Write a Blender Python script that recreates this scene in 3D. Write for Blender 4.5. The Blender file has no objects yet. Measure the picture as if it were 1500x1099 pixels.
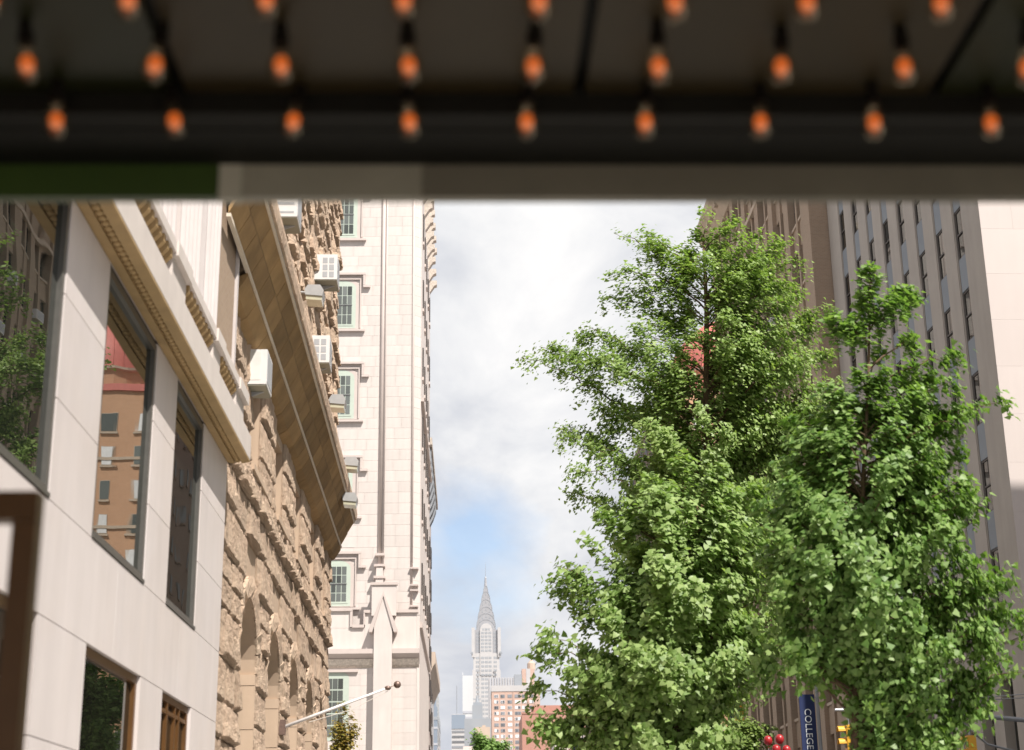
import bpy, math, random
import numpy as np
from mathutils import Vector, Matrix

# ------------------------------------------------------------------ camera, sky, sun, exposure
SC = bpy.context.scene
COL = SC.collection
R = math.radians
F_PX, CX, CY = 2283.0, 750.0, 549.5            # focal length of the photograph in its own pixels
YAW, PITCH, ROLL = R(1.6787), R(17.95), R(-0.8)
EYE = Vector((0, 0, 1.65))
_f = Vector((math.sin(YAW) * math.cos(PITCH), math.cos(YAW) * math.cos(PITCH), math.sin(PITCH)))
_r0 = Vector((math.cos(YAW), -math.sin(YAW), 0)); _u0 = _r0.cross(_f)
_r = _r0 * math.cos(ROLL) + _u0 * math.sin(ROLL); _u = -_r0 * math.sin(ROLL) + _u0 * math.cos(ROLL)
cd = bpy.data.cameras.new('camera'); cam = bpy.data.objects.new('camera', cd); COL.objects.link(cam)
cam.matrix_world = Matrix(((_r.x, _u.x, -_f.x, EYE.x), (_r.y, _u.y, -_f.y, EYE.y), (_r.z, _u.z, -_f.z, EYE.z), (0, 0, 0, 1)))
cd.sensor_fit = 'HORIZONTAL'; cd.sensor_width = 69.0; cd.lens = 69.0 * F_PX / 1500.0
cd.clip_start = 0.05; cd.clip_end = 9000
cd.dof.use_dof = True; cd.dof.focus_distance = 62.0; cd.dof.aperture_fstop = 2.6
SC.camera = cam

def at(px, py, Y):
    """point of the plane y = Y seen at pixel (px, py) of the photograph"""
    d = _f + _r * ((px - CX) / F_PX) + _u * ((CY - py) / F_PX)
    return EYE + d * ((Y - EYE.y) / d.y)

SUN = Vector((0.355, -0.50, 0.79)).normalized()
sl = bpy.data.lights.new('sun', 'SUN'); sl.energy = 5.0; sl.angle = R(0.5); sl.color = (1.0, 0.94, 0.86)
so = bpy.data.objects.new('sun', sl); COL.objects.link(so); so.location = (40, -60, 90)
so.rotation_euler = SUN.to_track_quat('Z', 'Y').to_euler()

W = bpy.data.worlds.new('World'); SC.world = W; W.use_nodes = True
nt = W.node_tree; nt.nodes.clear()
def N(t, **kw):
    n = nt.nodes.new(t)
    for k, v in kw.items(): setattr(n, k, v)
    return n
def L(a, b): nt.links.new(a, b)
out = N('ShaderNodeOutputWorld')
sky = N('ShaderNodeTexSky', sky_type='NISHITA'); sky.sun_disc = False
sky.sun_elevation = math.asin(SUN.z); sky.sun_rotation = math.atan2(SUN.x, SUN.y)
bg1 = N('ShaderNodeBackground'); bg1.inputs[1].default_value = 0.13; L(sky.outputs[0], bg1.inputs[0])
tc = N('ShaderNodeTexCoord')
def noise(scale, detail, rough, off, dist=0.0):
    m = N('ShaderNodeMapping'); m.inputs['Location'].default_value = off; m.inputs['Scale'].default_value = (1, 1, 1.7)
    L(tc.outputs['Generated'], m.inputs[0])
    n = N('ShaderNodeTexNoise'); n.inputs['Scale'].default_value = scale; n.inputs['Detail'].default_value = detail
    n.inputs['Roughness'].default_value = rough; n.inputs['Distortion'].default_value = dist
    L(m.outputs[0], n.inputs['Vector']); return n.outputs[0]
def ramp(src, stops):
    r = N('ShaderNodeValToRGB'); e = r.color_ramp.elements
    while len(e) < len(stops): e.new(0.5)
    for i, (p, c) in enumerate(stops):
        e[i].position = p; e[i].color = (*c, 1) if isinstance(c, tuple) else (c, c, c, 1)
    L(src, r.inputs[0]); return r.outputs[0]
def vmath(op, a, b=None, val=None):
    m = N('ShaderNodeMath', operation=op); L(a, m.inputs[0])
    if b is not None: L(b, m.inputs[1])
    elif val is not None: m.inputs[1].default_value = val
    return m.outputs[0]
n_shape = noise(4.2, 7, 0.55, (3.1, 0.4, 1.3), 0.25)
n_tone = noise(5.4, 10, 0.57, (2.7, 5.1, 3.3), 0.5)
# an opening in the cloud, low over the street
hole_dir = (at(694, 765, 100) - EYE).normalized()
dn = N('ShaderNodeVectorMath', operation='DISTANCE'); L(tc.outputs['Generated'], dn.inputs[0]); dn.inputs[1].default_value = hole_dir
hole = ramp(vmath('ADD', vmath('MULTIPLY', dn.outputs['Value'], val=11.0), vmath('MULTIPLY', vmath('SUBTRACT', n_shape, val=0.5), val=2.2)), [(0.15, 0.66), (0.62, 0.0)])
mask = ramp(n_shape, [(0.14, 0.0), (0.26, 1.0)])
mx = N('ShaderNodeMath', operation='SUBTRACT', use_clamp=True); L(mask, mx.inputs[0]); L(hole, mx.inputs[1])
tone = ramp(n_tone, [(0.36, (0.50, 0.53, 0.61)), (0.48, (0.66, 0.675, 0.72)), (0.58, (0.79, 0.795, 0.815)), (0.70, (0.93, 0.92, 0.915))])
bg2 = N('ShaderNodeBackground'); L(tone, bg2.inputs[0]); bg2.inputs[1].default_value = 0.73
ms = N('ShaderNodeMixShader'); L(mx.outputs[0], ms.inputs[0]); L(bg1.outputs[0], ms.inputs[1]); L(bg2.outputs[0], ms.inputs[2])
L(ms.outputs[0], out.inputs[0])

SC.view_settings.view_transform = 'Standard'; SC.view_settings.look = 'None'
SC.view_settings.exposure = 0.58; SC.view_settings.gamma = 1.0; SC.view_settings.use_curve_mapping = False
SC.render.engine = 'CYCLES'
SC.cycles.use_denoising = True
SC.cycles.max_bounces = 6; SC.cycles.diffuse_bounces = 3; SC.cycles.glossy_bounces = 3; SC.cycles.transparent_max_bounces = 8
SC.cycles.sample_clamp_indirect = 6.0

# ------------------------------------------------------------------ materials
MATS = {}
def mat(name, col, rough=0.7, var=0.08, scale=3.0, bump=0.0, bscale=30.0, rnd=0.0, metallic=0.0, spec=0.5, streak=0.0, detail=5, tint=None, bdist=0.03):
    """Principled surface: base colour with mottling, optional streaks, bump and a change of tone from piece to piece"""
    m = bpy.data.materials.new(name); m.use_nodes = True; t = m.node_tree
    b = t.nodes['Principled BSDF']; b.inputs['Roughness'].default_value = rough; b.inputs['Metallic'].default_value = metallic
    b.inputs['Specular IOR Level'].default_value = spec
    co = t.nodes.new('ShaderNodeTexCoord')
    def nz(sc, dt, sz=(1, 1, 1), rg=0.6):
        mp = t.nodes.new('ShaderNodeMapping'); mp.inputs['Scale'].default_value = sz
        t.links.new(co.outputs['Object'], mp.inputs[0])
        n = t.nodes.new('ShaderNodeTexNoise'); n.inputs['Scale'].default_value = sc; n.inputs['Detail'].default_value = dt; n.inputs['Roughness'].default_value = rg
        t.links.new(mp.outputs[0], n.inputs['Vector']); return n.outputs[0]
    def rm(src, lo, hi, a=0.3, z=0.7):
        r = t.nodes.new('ShaderNodeMapRange'); r.inputs[1].default_value = a; r.inputs[2].default_value = z
        r.inputs[3].default_value = lo; r.inputs[4].default_value = hi; t.links.new(src, r.inputs[0]); return r.outputs[0]
    def mul(a, c):
        q = t.nodes.new('ShaderNodeMath'); q.operation = 'MULTIPLY'; t.links.new(a, q.inputs[0]); t.links.new(c, q.inputs[1]); return q.outputs[0]
    v = rm(nz(scale, detail), 1 - var, 1 + var)
    if streak: v = mul(v, rm(nz(2.2, 4, (1, 1, 0.09)), 1 - streak, 1 + streak * 0.4))
    if rnd:
        oi = t.nodes.new('ShaderNodeObjectInfo'); v = mul(v, rm(oi.outputs['Random'], 1 - rnd, 1 + rnd, 0, 1))
    vm = t.nodes.new('ShaderNodeVectorMath'); vm.operation = 'SCALE'; t.links.new(v, vm.inputs['Scale'])
    if tint:
        mc = t.nodes.new('ShaderNodeMix'); mc.data_type = 'RGBA'; mc.inputs[6].default_value = (*col, 1); mc.inputs[7].default_value = (*tint, 1)
        t.links.new(rm(nz(scale * 0.45, 3), 0, 1, 0.4, 0.65), mc.inputs[0]); t.links.new(mc.outputs[2], vm.inputs[0])
    else: vm.inputs[0].default_value = col
    t.links.new(vm.outputs[0], b.inputs['Base Color'])
    if bump:
        bp = t.nodes.new('ShaderNodeBump'); bp.inputs['Strength'].default_value = bump; bp.inputs['Distance'].default_value = bdist
        t.links.new(nz(bscale, 6, rg=0.65), bp.inputs['Height']); t.links.new(bp.outputs[0], b.inputs['Normal'])
    MATS[name] = m; return m

def brickmat(name, c1, c2, mortar, w=0.21, h=0.075, axis='x', rough=0.85, streak=0.12):
    """brick too small to tell apart: brick texture in metres on a wall (axis = the horizontal axis of the wall)"""
    m = mat(name, c1, rough, 0.1, 0.8); t = m.node_tree; b = t.nodes['Principled BSDF']
    co = t.nodes.new('ShaderNodeTexCoord'); sx = t.nodes.new('ShaderNodeSeparateXYZ'); cb = t.nodes.new('ShaderNodeCombineXYZ')
    t.links.new(co.outputs['Object'], sx.inputs[0])
    ad = t.nodes.new('ShaderNodeMath'); ad.operation = 'ADD'; t.links.new(sx.outputs[0], ad.inputs[0]); t.links.new(sx.outputs[1], ad.inputs[1])
    t.links.new(ad.outputs[0], cb.inputs[0]); t.links.new(sx.outputs[2], cb.inputs[1])
    br = t.nodes.new('ShaderNodeTexBrick'); br.inputs['Color1'].default_value = (*c1, 1); br.inputs['Color2'].default_value = (*c2, 1)
    br.inputs['Mortar'].default_value = (*mortar, 1); br.inputs['Scale'].default_value = 1.0
    br.inputs['Brick Width'].default_value = w; br.inputs['Row Height'].default_value = h; br.inputs['Mortar Size'].default_value = 0.011; br.inputs['Bias'].default_value = 0.0
    t.links.new(cb.outputs[0], br.inputs['Vector'])
    old = b.inputs['Base Color'].links[0].from_node
    for l in list(t.links):
        if l.to_socket == b.inputs['Base Color']: t.links.remove(l)
    mx = t.nodes.new('ShaderNodeMix'); mx.data_type = 'RGBA'; mx.blend_type = 'MIX'; mx.inputs[0].default_value = 0.35
    t.links.new(br.outputs[0], mx.inputs[6]); t.links.new(old.outputs[0], mx.inputs[7]); t.links.new(mx.outputs[2], b.inputs['Base Color'])
    bp = t.nodes.new('ShaderNodeBump'); bp.inputs['Strength'].default_value = 0.4; bp.inputs['Distance'].default_value = 0.01; bp.invert = True
    t.links.new(br.outputs['Fac'], bp.inputs['Height']); t.links.new(bp.outputs[0], b.inputs['Normal'])
    return m

def glassmat(name, dark, ior=2.2, rough=0.0, wave=0.0, wscale=0.7, tint=(0.95, 0.97, 0.95), rnd=0.0):
    """window glass with the dark room behind it: mirror by Fresnel over a dark body"""
    m = bpy.data.materials.new(name); m.use_nodes = True; t = m.node_tree; t.nodes.clear()
    o = t.nodes.new('ShaderNodeOutputMaterial'); mx = t.nodes.new('ShaderNodeMixShader'); fr = t.nodes.new('ShaderNodeFresnel'); fr.inputs[0].default_value = ior
    d = t.nodes.new('ShaderNodeBsdfDiffuse'); d.inputs[0].default_value = (*dark, 1)
    g = t.nodes.new('ShaderNodeBsdfGlossy'); g.inputs[0].default_value = (*tint, 1); g.inputs['Roughness'].default_value = rough
    t.links.new(fr.outputs[0], mx.inputs[0]); t.links.new(d.outputs[0], mx.inputs[1]); t.links.new(g.outputs[0], mx.inputs[2]); t.links.new(mx.outputs[0], o.inputs[0])
    if rnd:
        oi = t.nodes.new('ShaderNodeObjectInfo'); r = t.nodes.new('ShaderNodeMapRange'); r.inputs[3].default_value = 1 - rnd; r.inputs[4].default_value = 1 + rnd
        t.links.new(oi.outputs['Random'], r.inputs[0]); vm = t.nodes.new('ShaderNodeVectorMath'); vm.operation = 'SCALE'; vm.inputs[0].default_value = dark
        t.links.new(r.outputs[0], vm.inputs['Scale']); t.links.new(vm.outputs[0], d.inputs[0])
    if wave:
        co = t.nodes.new('ShaderNodeTexCoord'); n = t.nodes.new('ShaderNodeTexNoise'); n.inputs['Scale'].default_value = wscale; n.inputs['Detail'].default_value = 1.5
        t.links.new(co.outputs['Object'], n.inputs['Vector']); bp = t.nodes.new('ShaderNodeBump'); bp.inputs['Strength'].default_value = 1.0; bp.inputs['Distance'].default_value = wave
        t.links.new(n.outputs[0], bp.inputs['Height']); t.links.new(bp.outputs[0], g.inputs['Normal'])
    MATS[name] = m; return m

mat('asphalt', (0.05, 0.05, 0.052), 0.9, 0.2, 6)
mat('concrete', (0.36, 0.34, 0.31), 0.9, 0.15, 2)
mat('paint_white', (0.75, 0.75, 0.72), 0.7)
mat('panel_stone', (0.62, 0.57, 0.56), 0.55, 0.045, 0.7, 0.05, 160, 0.03, streak=0.06, tint=(0.60, 0.54, 0.515))
mat('panel_back', (0.20, 0.18, 0.17), 0.9)
mat('trim_stone', (0.58, 0.525, 0.49), 0.7, 0.05, 2.0, 0.05, 60, streak=0.06)
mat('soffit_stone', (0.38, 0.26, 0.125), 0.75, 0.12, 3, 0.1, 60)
mat('terracotta_white', (0.56, 0.515, 0.505), 0.5, 0.04, 2.5, streak=0.06)
mat('bronze_frame', (0.12, 0.115, 0.105), 0.35, 0.1, 8, spec=0.5, metallic=0.4)
mat('brown_frame', (0.12, 0.055, 0.016), 0.4, 0.1, 8, metallic=0.2)
glassmat('glass_front', (0.012, 0.014, 0.012), 3.4, 0.0, 0.004, 0.55)
glassmat('glass_ground', (0.010, 0.010, 0.008), 1.36, 0.0, 0.003, 0.5)
mat('brownstone', (0.515, 0.375, 0.275), 0.9, 0.22, 2.4, 1.0, 7, 0.11, bdist=0.09, tint=(0.48, 0.37, 0.275), streak=0.08)
mat('brownstone_smooth', (0.50, 0.375, 0.275), 0.85, 0.08, 1.2, 0.15, 40, 0.06, streak=0.08)
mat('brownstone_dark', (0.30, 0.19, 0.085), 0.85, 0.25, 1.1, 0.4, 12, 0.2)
mat('mortar_brown', (0.28, 0.21, 0.15), 0.95, 0.1, 3)
mat('cornice_lip', (0.66, 0.58, 0.48), 0.7, 0.06, 3)
mat('ashlar', (0.58, 0.525, 0.495), 0.65, 0.05, 0.6, 0.04, 30, 0.045, streak=0.07)
mat('ashlar_trim', (0.52, 0.45, 0.42), 0.65, 0.05, 1.2, 0.05, 30)
mat('ashlar_carved', (0.50, 0.44, 0.385), 0.8, 0.25, 7.0, 0.8, 16)
mat('mint_frame', (0.45, 0.51, 0.445), 0.5, 0.04, 3)
mat('white_sash', (0.66, 0.65, 0.62), 0.5)
glassmat('glass_tower', (0.11, 0.12, 0.115), 1.5, 0.02, rnd=0.5)
mat('limestone', (0.375, 0.335, 0.298), 0.75, 0.06, 0.6, 0.06, 40, 0.02, streak=0.07)
mat('limestone_light', (0.57, 0.505, 0.48), 0.7, 0.03, 0.7, 0.03, 40, 0.025, streak=0.03)
mat('spandrel_metal', (0.17, 0.195, 0.225), 0.55, 0.06, 2, metallic=0.0, rnd=0.06)
mat('window_dark', (0.045, 0.035, 0.03), 0.5)
glassmat('glass_right', (0.018, 0.018, 0.016), 1.45, 0.01, rnd=0.5)
brickmat('buff_brick', (0.34, 0.245, 0.17), (0.28, 0.195, 0.135), (0.34, 0.285, 0.235))
mat('buff_trim', (0.45, 0.36, 0.28), 0.8, 0.1, 2)
brickmat('orange_brick', (0.54, 0.30, 0.175), (0.45, 0.235, 0.13), (0.50, 0.38, 0.28))
mat('red_roof', (0.55, 0.17, 0.14), 0.5, 0.08, 2, streak=0.1)
brickmat('dark_brick', (0.16, 0.095, 0.065), (0.12, 0.075, 0.05), (0.2, 0.16, 0.13))
brickmat('red_brick', (0.40, 0.19, 0.145), (0.35, 0.16, 0.12), (0.45, 0.33, 0.28))
brickmat('salmon_brick', (0.47, 0.315, 0.26), (0.42, 0.28, 0.23), (0.52, 0.42, 0.36))
brickmat('pale_brick', (0.70, 0.60, 0.56), (0.64, 0.55, 0.52), (0.6, 0.55, 0.52))
mat('pale_concrete', (0.435, 0.425, 0.43), 0.8, 0.04, 0.2)
mat('white_curtain', (0.53, 0.54, 0.555), 0.4, 0.02, 0.05)
mat('steel_crown', (0.35, 0.35, 0.37), 0.45, 0.06, 0.1, metallic=0.3)
mat('grey_slab', (0.40, 0.41, 0.45), 0.5, 0.05, 0.08)
mat('slate_grey', (0.27, 0.29, 0.32), 0.7, 0.05, 0.1)
mat('tan_block', (0.46, 0.37, 0.30), 0.8, 0.06, 0.2)
glassmat('glass_far', (0.16, 0.165, 0.18), 1.5, 0.05, rnd=0.6)
glassmat('glass_blue', (0.22, 0.26, 0.32), 1.6, 0.08)
mat('blind_white', (0.66, 0.66, 0.67), 0.6, rnd=0.08)
mat('ac_white', (0.66, 0.65, 0.64), 0.45, 0.04, 4, rnd=0.04)
mat('ac_grey', (0.36, 0.37, 0.39), 0.5, 0.05, 4)
mat('ac_dark', (0.10, 0.10, 0.105), 0.6)
mat('ac_under', (0.30, 0.29, 0.23), 0.6)
mat('lamp_grey', (0.36, 0.36, 0.36), 0.5, 0.08, 5)
mat('lamp_lens', (0.50, 0.48, 0.36), 0.15)
mat('pole_white', (0.72, 0.69, 0.68), 0.4)
mat('ball_copper', (0.22, 0.15, 0.125), 0.45, 0.15, 20, metallic=0.5)
mat('rope', (0.60, 0.55, 0.50), 0.9)
mat('signal_yellow', (0.70, 0.36, 0.02), 0.45, 0.05, 5)
mat('signal_dark', (0.03, 0.03, 0.03), 0.5)
mat('galvanised', (0.30, 0.31, 0.33), 0.45, 0.06, 4, metallic=0.5)
mat('navy_cloth', (0.010, 0.022, 0.085), 0.8, 0.06, 3)
mat('letter_white', (0.70, 0.74, 0.78), 0.7)
mat('balloon_red', (0.36, 0.02, 0.025), 0.35)
mat('bark', (0.115, 0.072, 0.042), 0.9, 0.3, 6, 0.6, 20)
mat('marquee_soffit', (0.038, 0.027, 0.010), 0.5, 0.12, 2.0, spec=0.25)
mat('marquee_soffit_vignette', (0.016, 0.018, 0.004), 0.5, 0.12, 2.0, spec=0.25)  # dark lens corners put into the soffit colour
mat('marquee_black', (0.006, 0.0055, 0.003), 0.7, spec=0.25)
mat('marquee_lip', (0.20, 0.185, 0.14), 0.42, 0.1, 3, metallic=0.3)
mat('marquee_reflect_green', (0.032, 0.062, 0.008), 0.42, 0.12, 3)  # this and the next two: the lip's reflected fade as plain colours
mat('marquee_reflect_bright', (0.44, 0.42, 0.34), 0.5)
mat('marquee_reflect_pale', (0.29, 0.275, 0.215), 0.45, 0.1, 3)
mat('socket_dark', (0.008, 0.006, 0.004), 0.8, spec=0.1)

def leafmat(name, c1, c2, trans=0.3):
    m = bpy.data.materials.new(name); m.use_nodes = True; t = m.node_tree; b = t.nodes['Principled BSDF']
    g = t.nodes.new('ShaderNodeNewGeometry'); r = t.nodes.new('ShaderNodeMix'); r.data_type = 'RGBA'
    r.inputs[6].default_value = (*c1, 1); r.inputs[7].default_value = (*c2, 1)
    t.links.new(g.outputs['Random Per Island'], r.inputs[0]); t.links.new(r.outputs[2], b.inputs['Base Color'])
    b.inputs['Roughness'].default_value = 0.45; b.inputs['Specular IOR Level'].default_value = 0.35
    tr = t.nodes.new('ShaderNodeBsdfTranslucent'); mx = t.nodes.new('ShaderNodeMixShader'); mx.inputs[0].default_value = trans
    vm = t.nodes.new('ShaderNodeVectorMath'); vm.operation = 'MULTIPLY'; vm.inputs[1].default_value = (1.2, 1.35, 0.6)
    t.links.new(r.outputs[2], vm.inputs[0]); t.links.new(vm.outputs[0], tr.inputs[0])
    o = t.nodes['Material Output']; t.links.new(b.outputs[0], mx.inputs[1]); t.links.new(tr.outputs[0], mx.inputs[2]); t.links.new(mx.outputs[0], o.inputs[0])
    MATS[name] = m
leafmat('leaf_green', (0.175, 0.275, 0.07), (0.355, 0.455, 0.17), 0.36)
leafmat('leaf_mid', (0.17, 0.275, 0.07), (0.365, 0.47, 0.185), 0.36)
leafmat('leaf_deep', (0.11, 0.215, 0.045), (0.285, 0.405, 0.135), 0.36)
leafmat('leaf_yellow', (0.20, 0.19, 0.035), (0.30, 0.20, 0.05))
leafmat('leaf_fresh', (0.14, 0.22, 0.05), (0.22, 0.29, 0.08))

m = bpy.data.materials.new('filament_amber'); m.use_nodes = True; b = m.node_tree.nodes['Principled BSDF']
b.inputs['Base Color'].default_value = (0.5, 0.12, 0.02, 1); b.inputs['Emission Color'].default_value = (1.0, 0.20, 0.03, 1); b.inputs['Emission Strength'].default_value = 0.34
MATS['filament_amber'] = m
m = bpy.data.materials.new('bulb_glass'); m.use_nodes = True; t = m.node_tree; t.nodes.clear()
o_ = t.nodes.new('ShaderNodeOutputMaterial'); mx = t.nodes.new('ShaderNodeMixShader'); mx.inputs[0].default_value = 0.17
tr = t.nodes.new('ShaderNodeBsdfTransparent'); tr.inputs[0].default_value = (0.97, 0.92, 0.85, 1); gl = t.nodes.new('ShaderNodeBsdfGlossy'); gl.inputs['Roughness'].default_value = 0.15
gl.inputs[0].default_value = (0.8, 0.75, 0.6, 1)
t.links.new(tr.outputs[0], mx.inputs[1]); t.links.new(gl.outputs[0], mx.inputs[2]); t.links.new(mx.outputs[0], o_.inputs[0]); MATS['bulb_glass'] = m

# ------------------------------------------------------------------ mesh helpers
class MB:
    def __init__(s): s.v = []; s.f = []
    def add(s, vs, fs):
        o = len(s.v); s.v += [tuple(q) for q in vs]; s.f += [tuple(i + o for i in q) for q in fs]; return s
    def box(s, x0, x1, y0, y1, z0, z1):
        return s.add([(x0, y0, z0), (x1, y0, z0), (x1, y1, z0), (x0, y1, z0), (x0, y0, z1), (x1, y0, z1), (x1, y1, z1), (x0, y1, z1)],
                     [(0, 3, 2, 1), (4, 5, 6, 7), (0, 1, 5, 4), (1, 2, 6, 5), (2, 3, 7, 6), (3, 0, 4, 7)])
    def prism(s, poly, axis, lo, hi):
        """poly of (a, b) extruded along axis; axis 'y': (x, z), 'x': (y, z), 'z': (x, y)"""
        P = {'y': lambda a, b, c: (a, c, b), 'x': lambda a, b, c: (c, a, b), 'z': lambda a, b, c: (a, b, c)}[axis]
        n = len(poly)
        return s.add([P(a, b, lo) for a, b in poly] + [P(a, b, hi) for a, b in poly],
                     [tuple(range(n)), tuple(range(2 * n - 1, n - 1, -1))] + [(i, i + n, (i + 1) % n + n, (i + 1) % n) for i in range(n)])
    def tube(s, path, rad, n=8, cap=True):
        path = [Vector(p) for p in path]; o = len(s.v)
        if not isinstance(rad, (list, tuple)): rad = [rad] * len(path)
        for i, p in enumerate(path):
            d = (path[min(i + 1, len(path) - 1)] - path[max(i - 1, 0)]).normalized()
            a = d.cross(Vector((0.3, 0.9, 0.2)) if abs(d.z) > 0.7 else Vector((0, 0, 1))).normalized(); c = d.cross(a)
            s.v += [tuple(p + (a * math.cos(2 * math.pi * k / n) + c * math.sin(2 * math.pi * k / n)) * rad[i]) for k in range(n)]
        for i in range(len(path) - 1):
            for k in range(n):
                s.f.append((o + i * n + k, o + i * n + (k + 1) % n, o + (i + 1) * n + (k + 1) % n, o + (i + 1) * n + k))
        if cap: s.f.append(tuple(o + k for k in range(n - 1, -1, -1))); s.f.append(tuple(o + (len(path) - 1) * n + k for k in range(n)))
        return s
    def lathe(s, prof, n=12, c=(0, 0, 0)):
        """prof of (r, z)"""
        o = len(s.v)
        for r_, z in prof: s.v += [(c[0] + r_ * math.cos(2 * math.pi * k / n), c[1] + r_ * math.sin(2 * math.pi * k / n), c[2] + z) for k in range(n)]
        for i in range(len(prof) - 1):
            for k in range(n): s.f.append((o + i * n + k, o + i * n + (k + 1) % n, o + (i + 1) * n + (k + 1) % n, o + (i + 1) * n + k))
        return s
    def sphere(s, c, r, nu=12, nv=8, sz=1.0):
        return s.lathe([(max(1e-4, r * math.sin(math.pi * i / nv)), -r * sz * math.cos(math.pi * i / nv)) for i in range(nv + 1)], nu, c)
    def mesh(s, name, smooth=False):
        me = bpy.data.meshes.new(name); me.from_pydata(s.v, [], s.f); me.validate()
        if smooth: me.polygons.foreach_set('use_smooth', [True] * len(me.polygons))
        return me

def link(name, me, material, parent=None, loc=None, scale=None, rot=None, kind=None):
    if material and not me.materials: me.materials.append(MATS[material])
    o = bpy.data.objects.new(name, me); COL.objects.link(o)
    if parent: o.parent = parent
    if loc is not None: o.location = loc
    if scale is not None: o.scale = scale
    if rot is not None: o.rotation_euler = rot
    if kind: o['kind'] = kind
    return o
def part(name, mb, material, parent=None, smooth=False, **kw): return link(name, mb.mesh(name, smooth), material, parent, **kw)
def thing(name, label, cat, loc=(0, 0, 0), rz=0.0, group=None):
    o = bpy.data.objects.new(name, None); COL.objects.link(o); o.location = loc; o.rotation_euler = (0, 0, rz); o.empty_display_size = 0.5
    tag(o, label, cat, group); return o
def tag(o, label, cat, group=None):
    o['label'] = label; o['category'] = cat
    if group: o['group'] = group
    return o
def struct(name, mb, material): return part(name, mb, material, kind='structure')
def copy_tree(o, parent=None):
    c = o.copy(); COL.objects.link(c); c.parent = parent
    for ch in list(o.children): copy_tree(ch, c)
    return c
def box(*a): return MB().box(*a)
rng = random.Random(7)

# ------------------------------------------------------------------ the ground
struct('ground', box(-690, 690, -140, 1940, -0.6, -0.03), 'concrete')
struct('road', MB().box(2.3, 6.4, -130, 1500, -0.1, 0.0), 'asphalt')
struct('cross_street', MB().box(-300, 2.3, 57, 72, -0.1, 0.004).box(6.4, 300, 36, 49, -0.1, 0.004).box(2.3, 6.4, 36, 72, -0.1, 0.004), 'asphalt')
struct('pavement_left', MB().box(-4.6, 2.15, -60, 56.9, -0.2, 0.14), 'concrete')
struct('kerb_left', MB().box(2.155, 2.3, -60, 56.9, -0.2, 0.145), 'concrete')
struct('pavement_right', MB().box(6.55, 40, 49.2, 220, -0.2, 0.14).box(6.55, 40, -60, 35.8, -0.2, 0.14), 'concrete')
struct('kerb_right', MB().box(6.4, 6.545, 49.2, 220, -0.2, 0.145).box(6.4, 6.545, -60, 35.8, -0.2, 0.145), 'concrete')
struct('lane_marking', MB().box(4.3, 4.4, -60, 35, 0.004, 0.008).box(4.3, 4.4, 73, 400, 0.004, 0.008), 'paint_white')

# ------------------------------------------------------------------ marquee overhead
def build_marquee():
    t = thing('theatre_marquee', 'dark marquee canopy overhead, its underside studded with rows of amber bulbs', 'marquee', (-4.42, 5.28, 0), R(0.3))
    X0, X1 = 0.0, 7.4          # along the wall-to-street direction; y runs towards the camera as negative
    zs = 4.27
    # soffit panels, each a sheet with a dark joint between
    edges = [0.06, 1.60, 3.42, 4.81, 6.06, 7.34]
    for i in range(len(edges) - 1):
        part('soffit_panel', box(edges[i] + 0.022, edges[i + 1] - 0.022, -7.6, -0.42, zs, zs + 0.03), ('marquee_soffit_vignette', 'marquee_soffit_vignette', 'marquee_soffit', 'marquee_soffit', 'marquee_soffit_vignette')[i], t)  # end panels painted darker to imitate lens vignette
    part('roof_deck', box(X0, X1, -7.7, -0.02, zs + 0.035, zs + 0.6), 'marquee_black', t)
    part('inner_frame', MB().box(X0 + 0.05, X1 - 0.05, -0.418, -0.30, 4.19, zs + 0.034).box(X0 + 0.05, X1 - 0.05, -0.30, -0.022, 4.185, 4.265), 'marquee_black', t)
    # the front lip: reflected fade from green through bright and pale to grey, painted in lengths
    part('lip_panel', box(X0, 3.50, -0.02, 0.03, 4.055, 4.9), 'marquee_reflect_green', t)
    part('lip_reflection', box(3.503, 3.585, -0.023, 0.03, 4.05, 4.9), 'marquee_reflect_bright', t)
    part('lip_panel', box(3.585, 4.25, -0.02, 0.03, 4.055, 4.9), 'marquee_reflect_pale', t)
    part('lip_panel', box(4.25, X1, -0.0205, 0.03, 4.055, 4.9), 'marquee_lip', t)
    part('side_fascia', box(X1 + 0.002, X1 + 0.05, -7.7, 0.03, 3.99, 4.9), 'marquee_black', t)
    part('rear_beam', box(X0, X1, -7.8, -7.702, 3.99, 4.9), 'marquee_black', t)
    # one bulb, then copies: glass envelope with a glowing core and a socket
    sock = MB().lathe([(0.0001, 0.0), (0.026, 0.0), (0.026, 0.04), (0.02, 0.05), (0.02, 0.078), (0.0001, 0.078)], 12).mesh('socket')
    glass = MB().lathe([(0.0001, -0.075), (0.024, -0.066), (0.040, -0.040), (0.044, -0.012), (0.036, 0.02), (0.022, 0.05), (0.016, 0.07)], 14).mesh('glass_envelope', True)
    core = MB().lathe([(0.0001, -0.036), (0.014, -0.032), (0.023, -0.014), (0.024, 0.002), (0.016, 0.018), (0.0001, 0.024)], 12).mesh('filament', True)
    for r_ in range(0, 7):
        for c in range(-7, 11):
            x = 4.225 + c * 0.400; y = -0.50 - r_ * 0.385
            if not (0.2 < x < X1 - 0.2): continue
            bulb = link('light_bulb', glass, 'bulb_glass', t, (x + rng.uniform(-0.006, 0.006), y, 4.125), None, (rng.gauss(0, 0.09), rng.gauss(0, 0.09), 0))
            link('filament', core, 'filament_amber', bulb); link('socket', sock, 'socket_dark', bulb, (0, 0, 0.065))
build_marquee()

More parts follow.
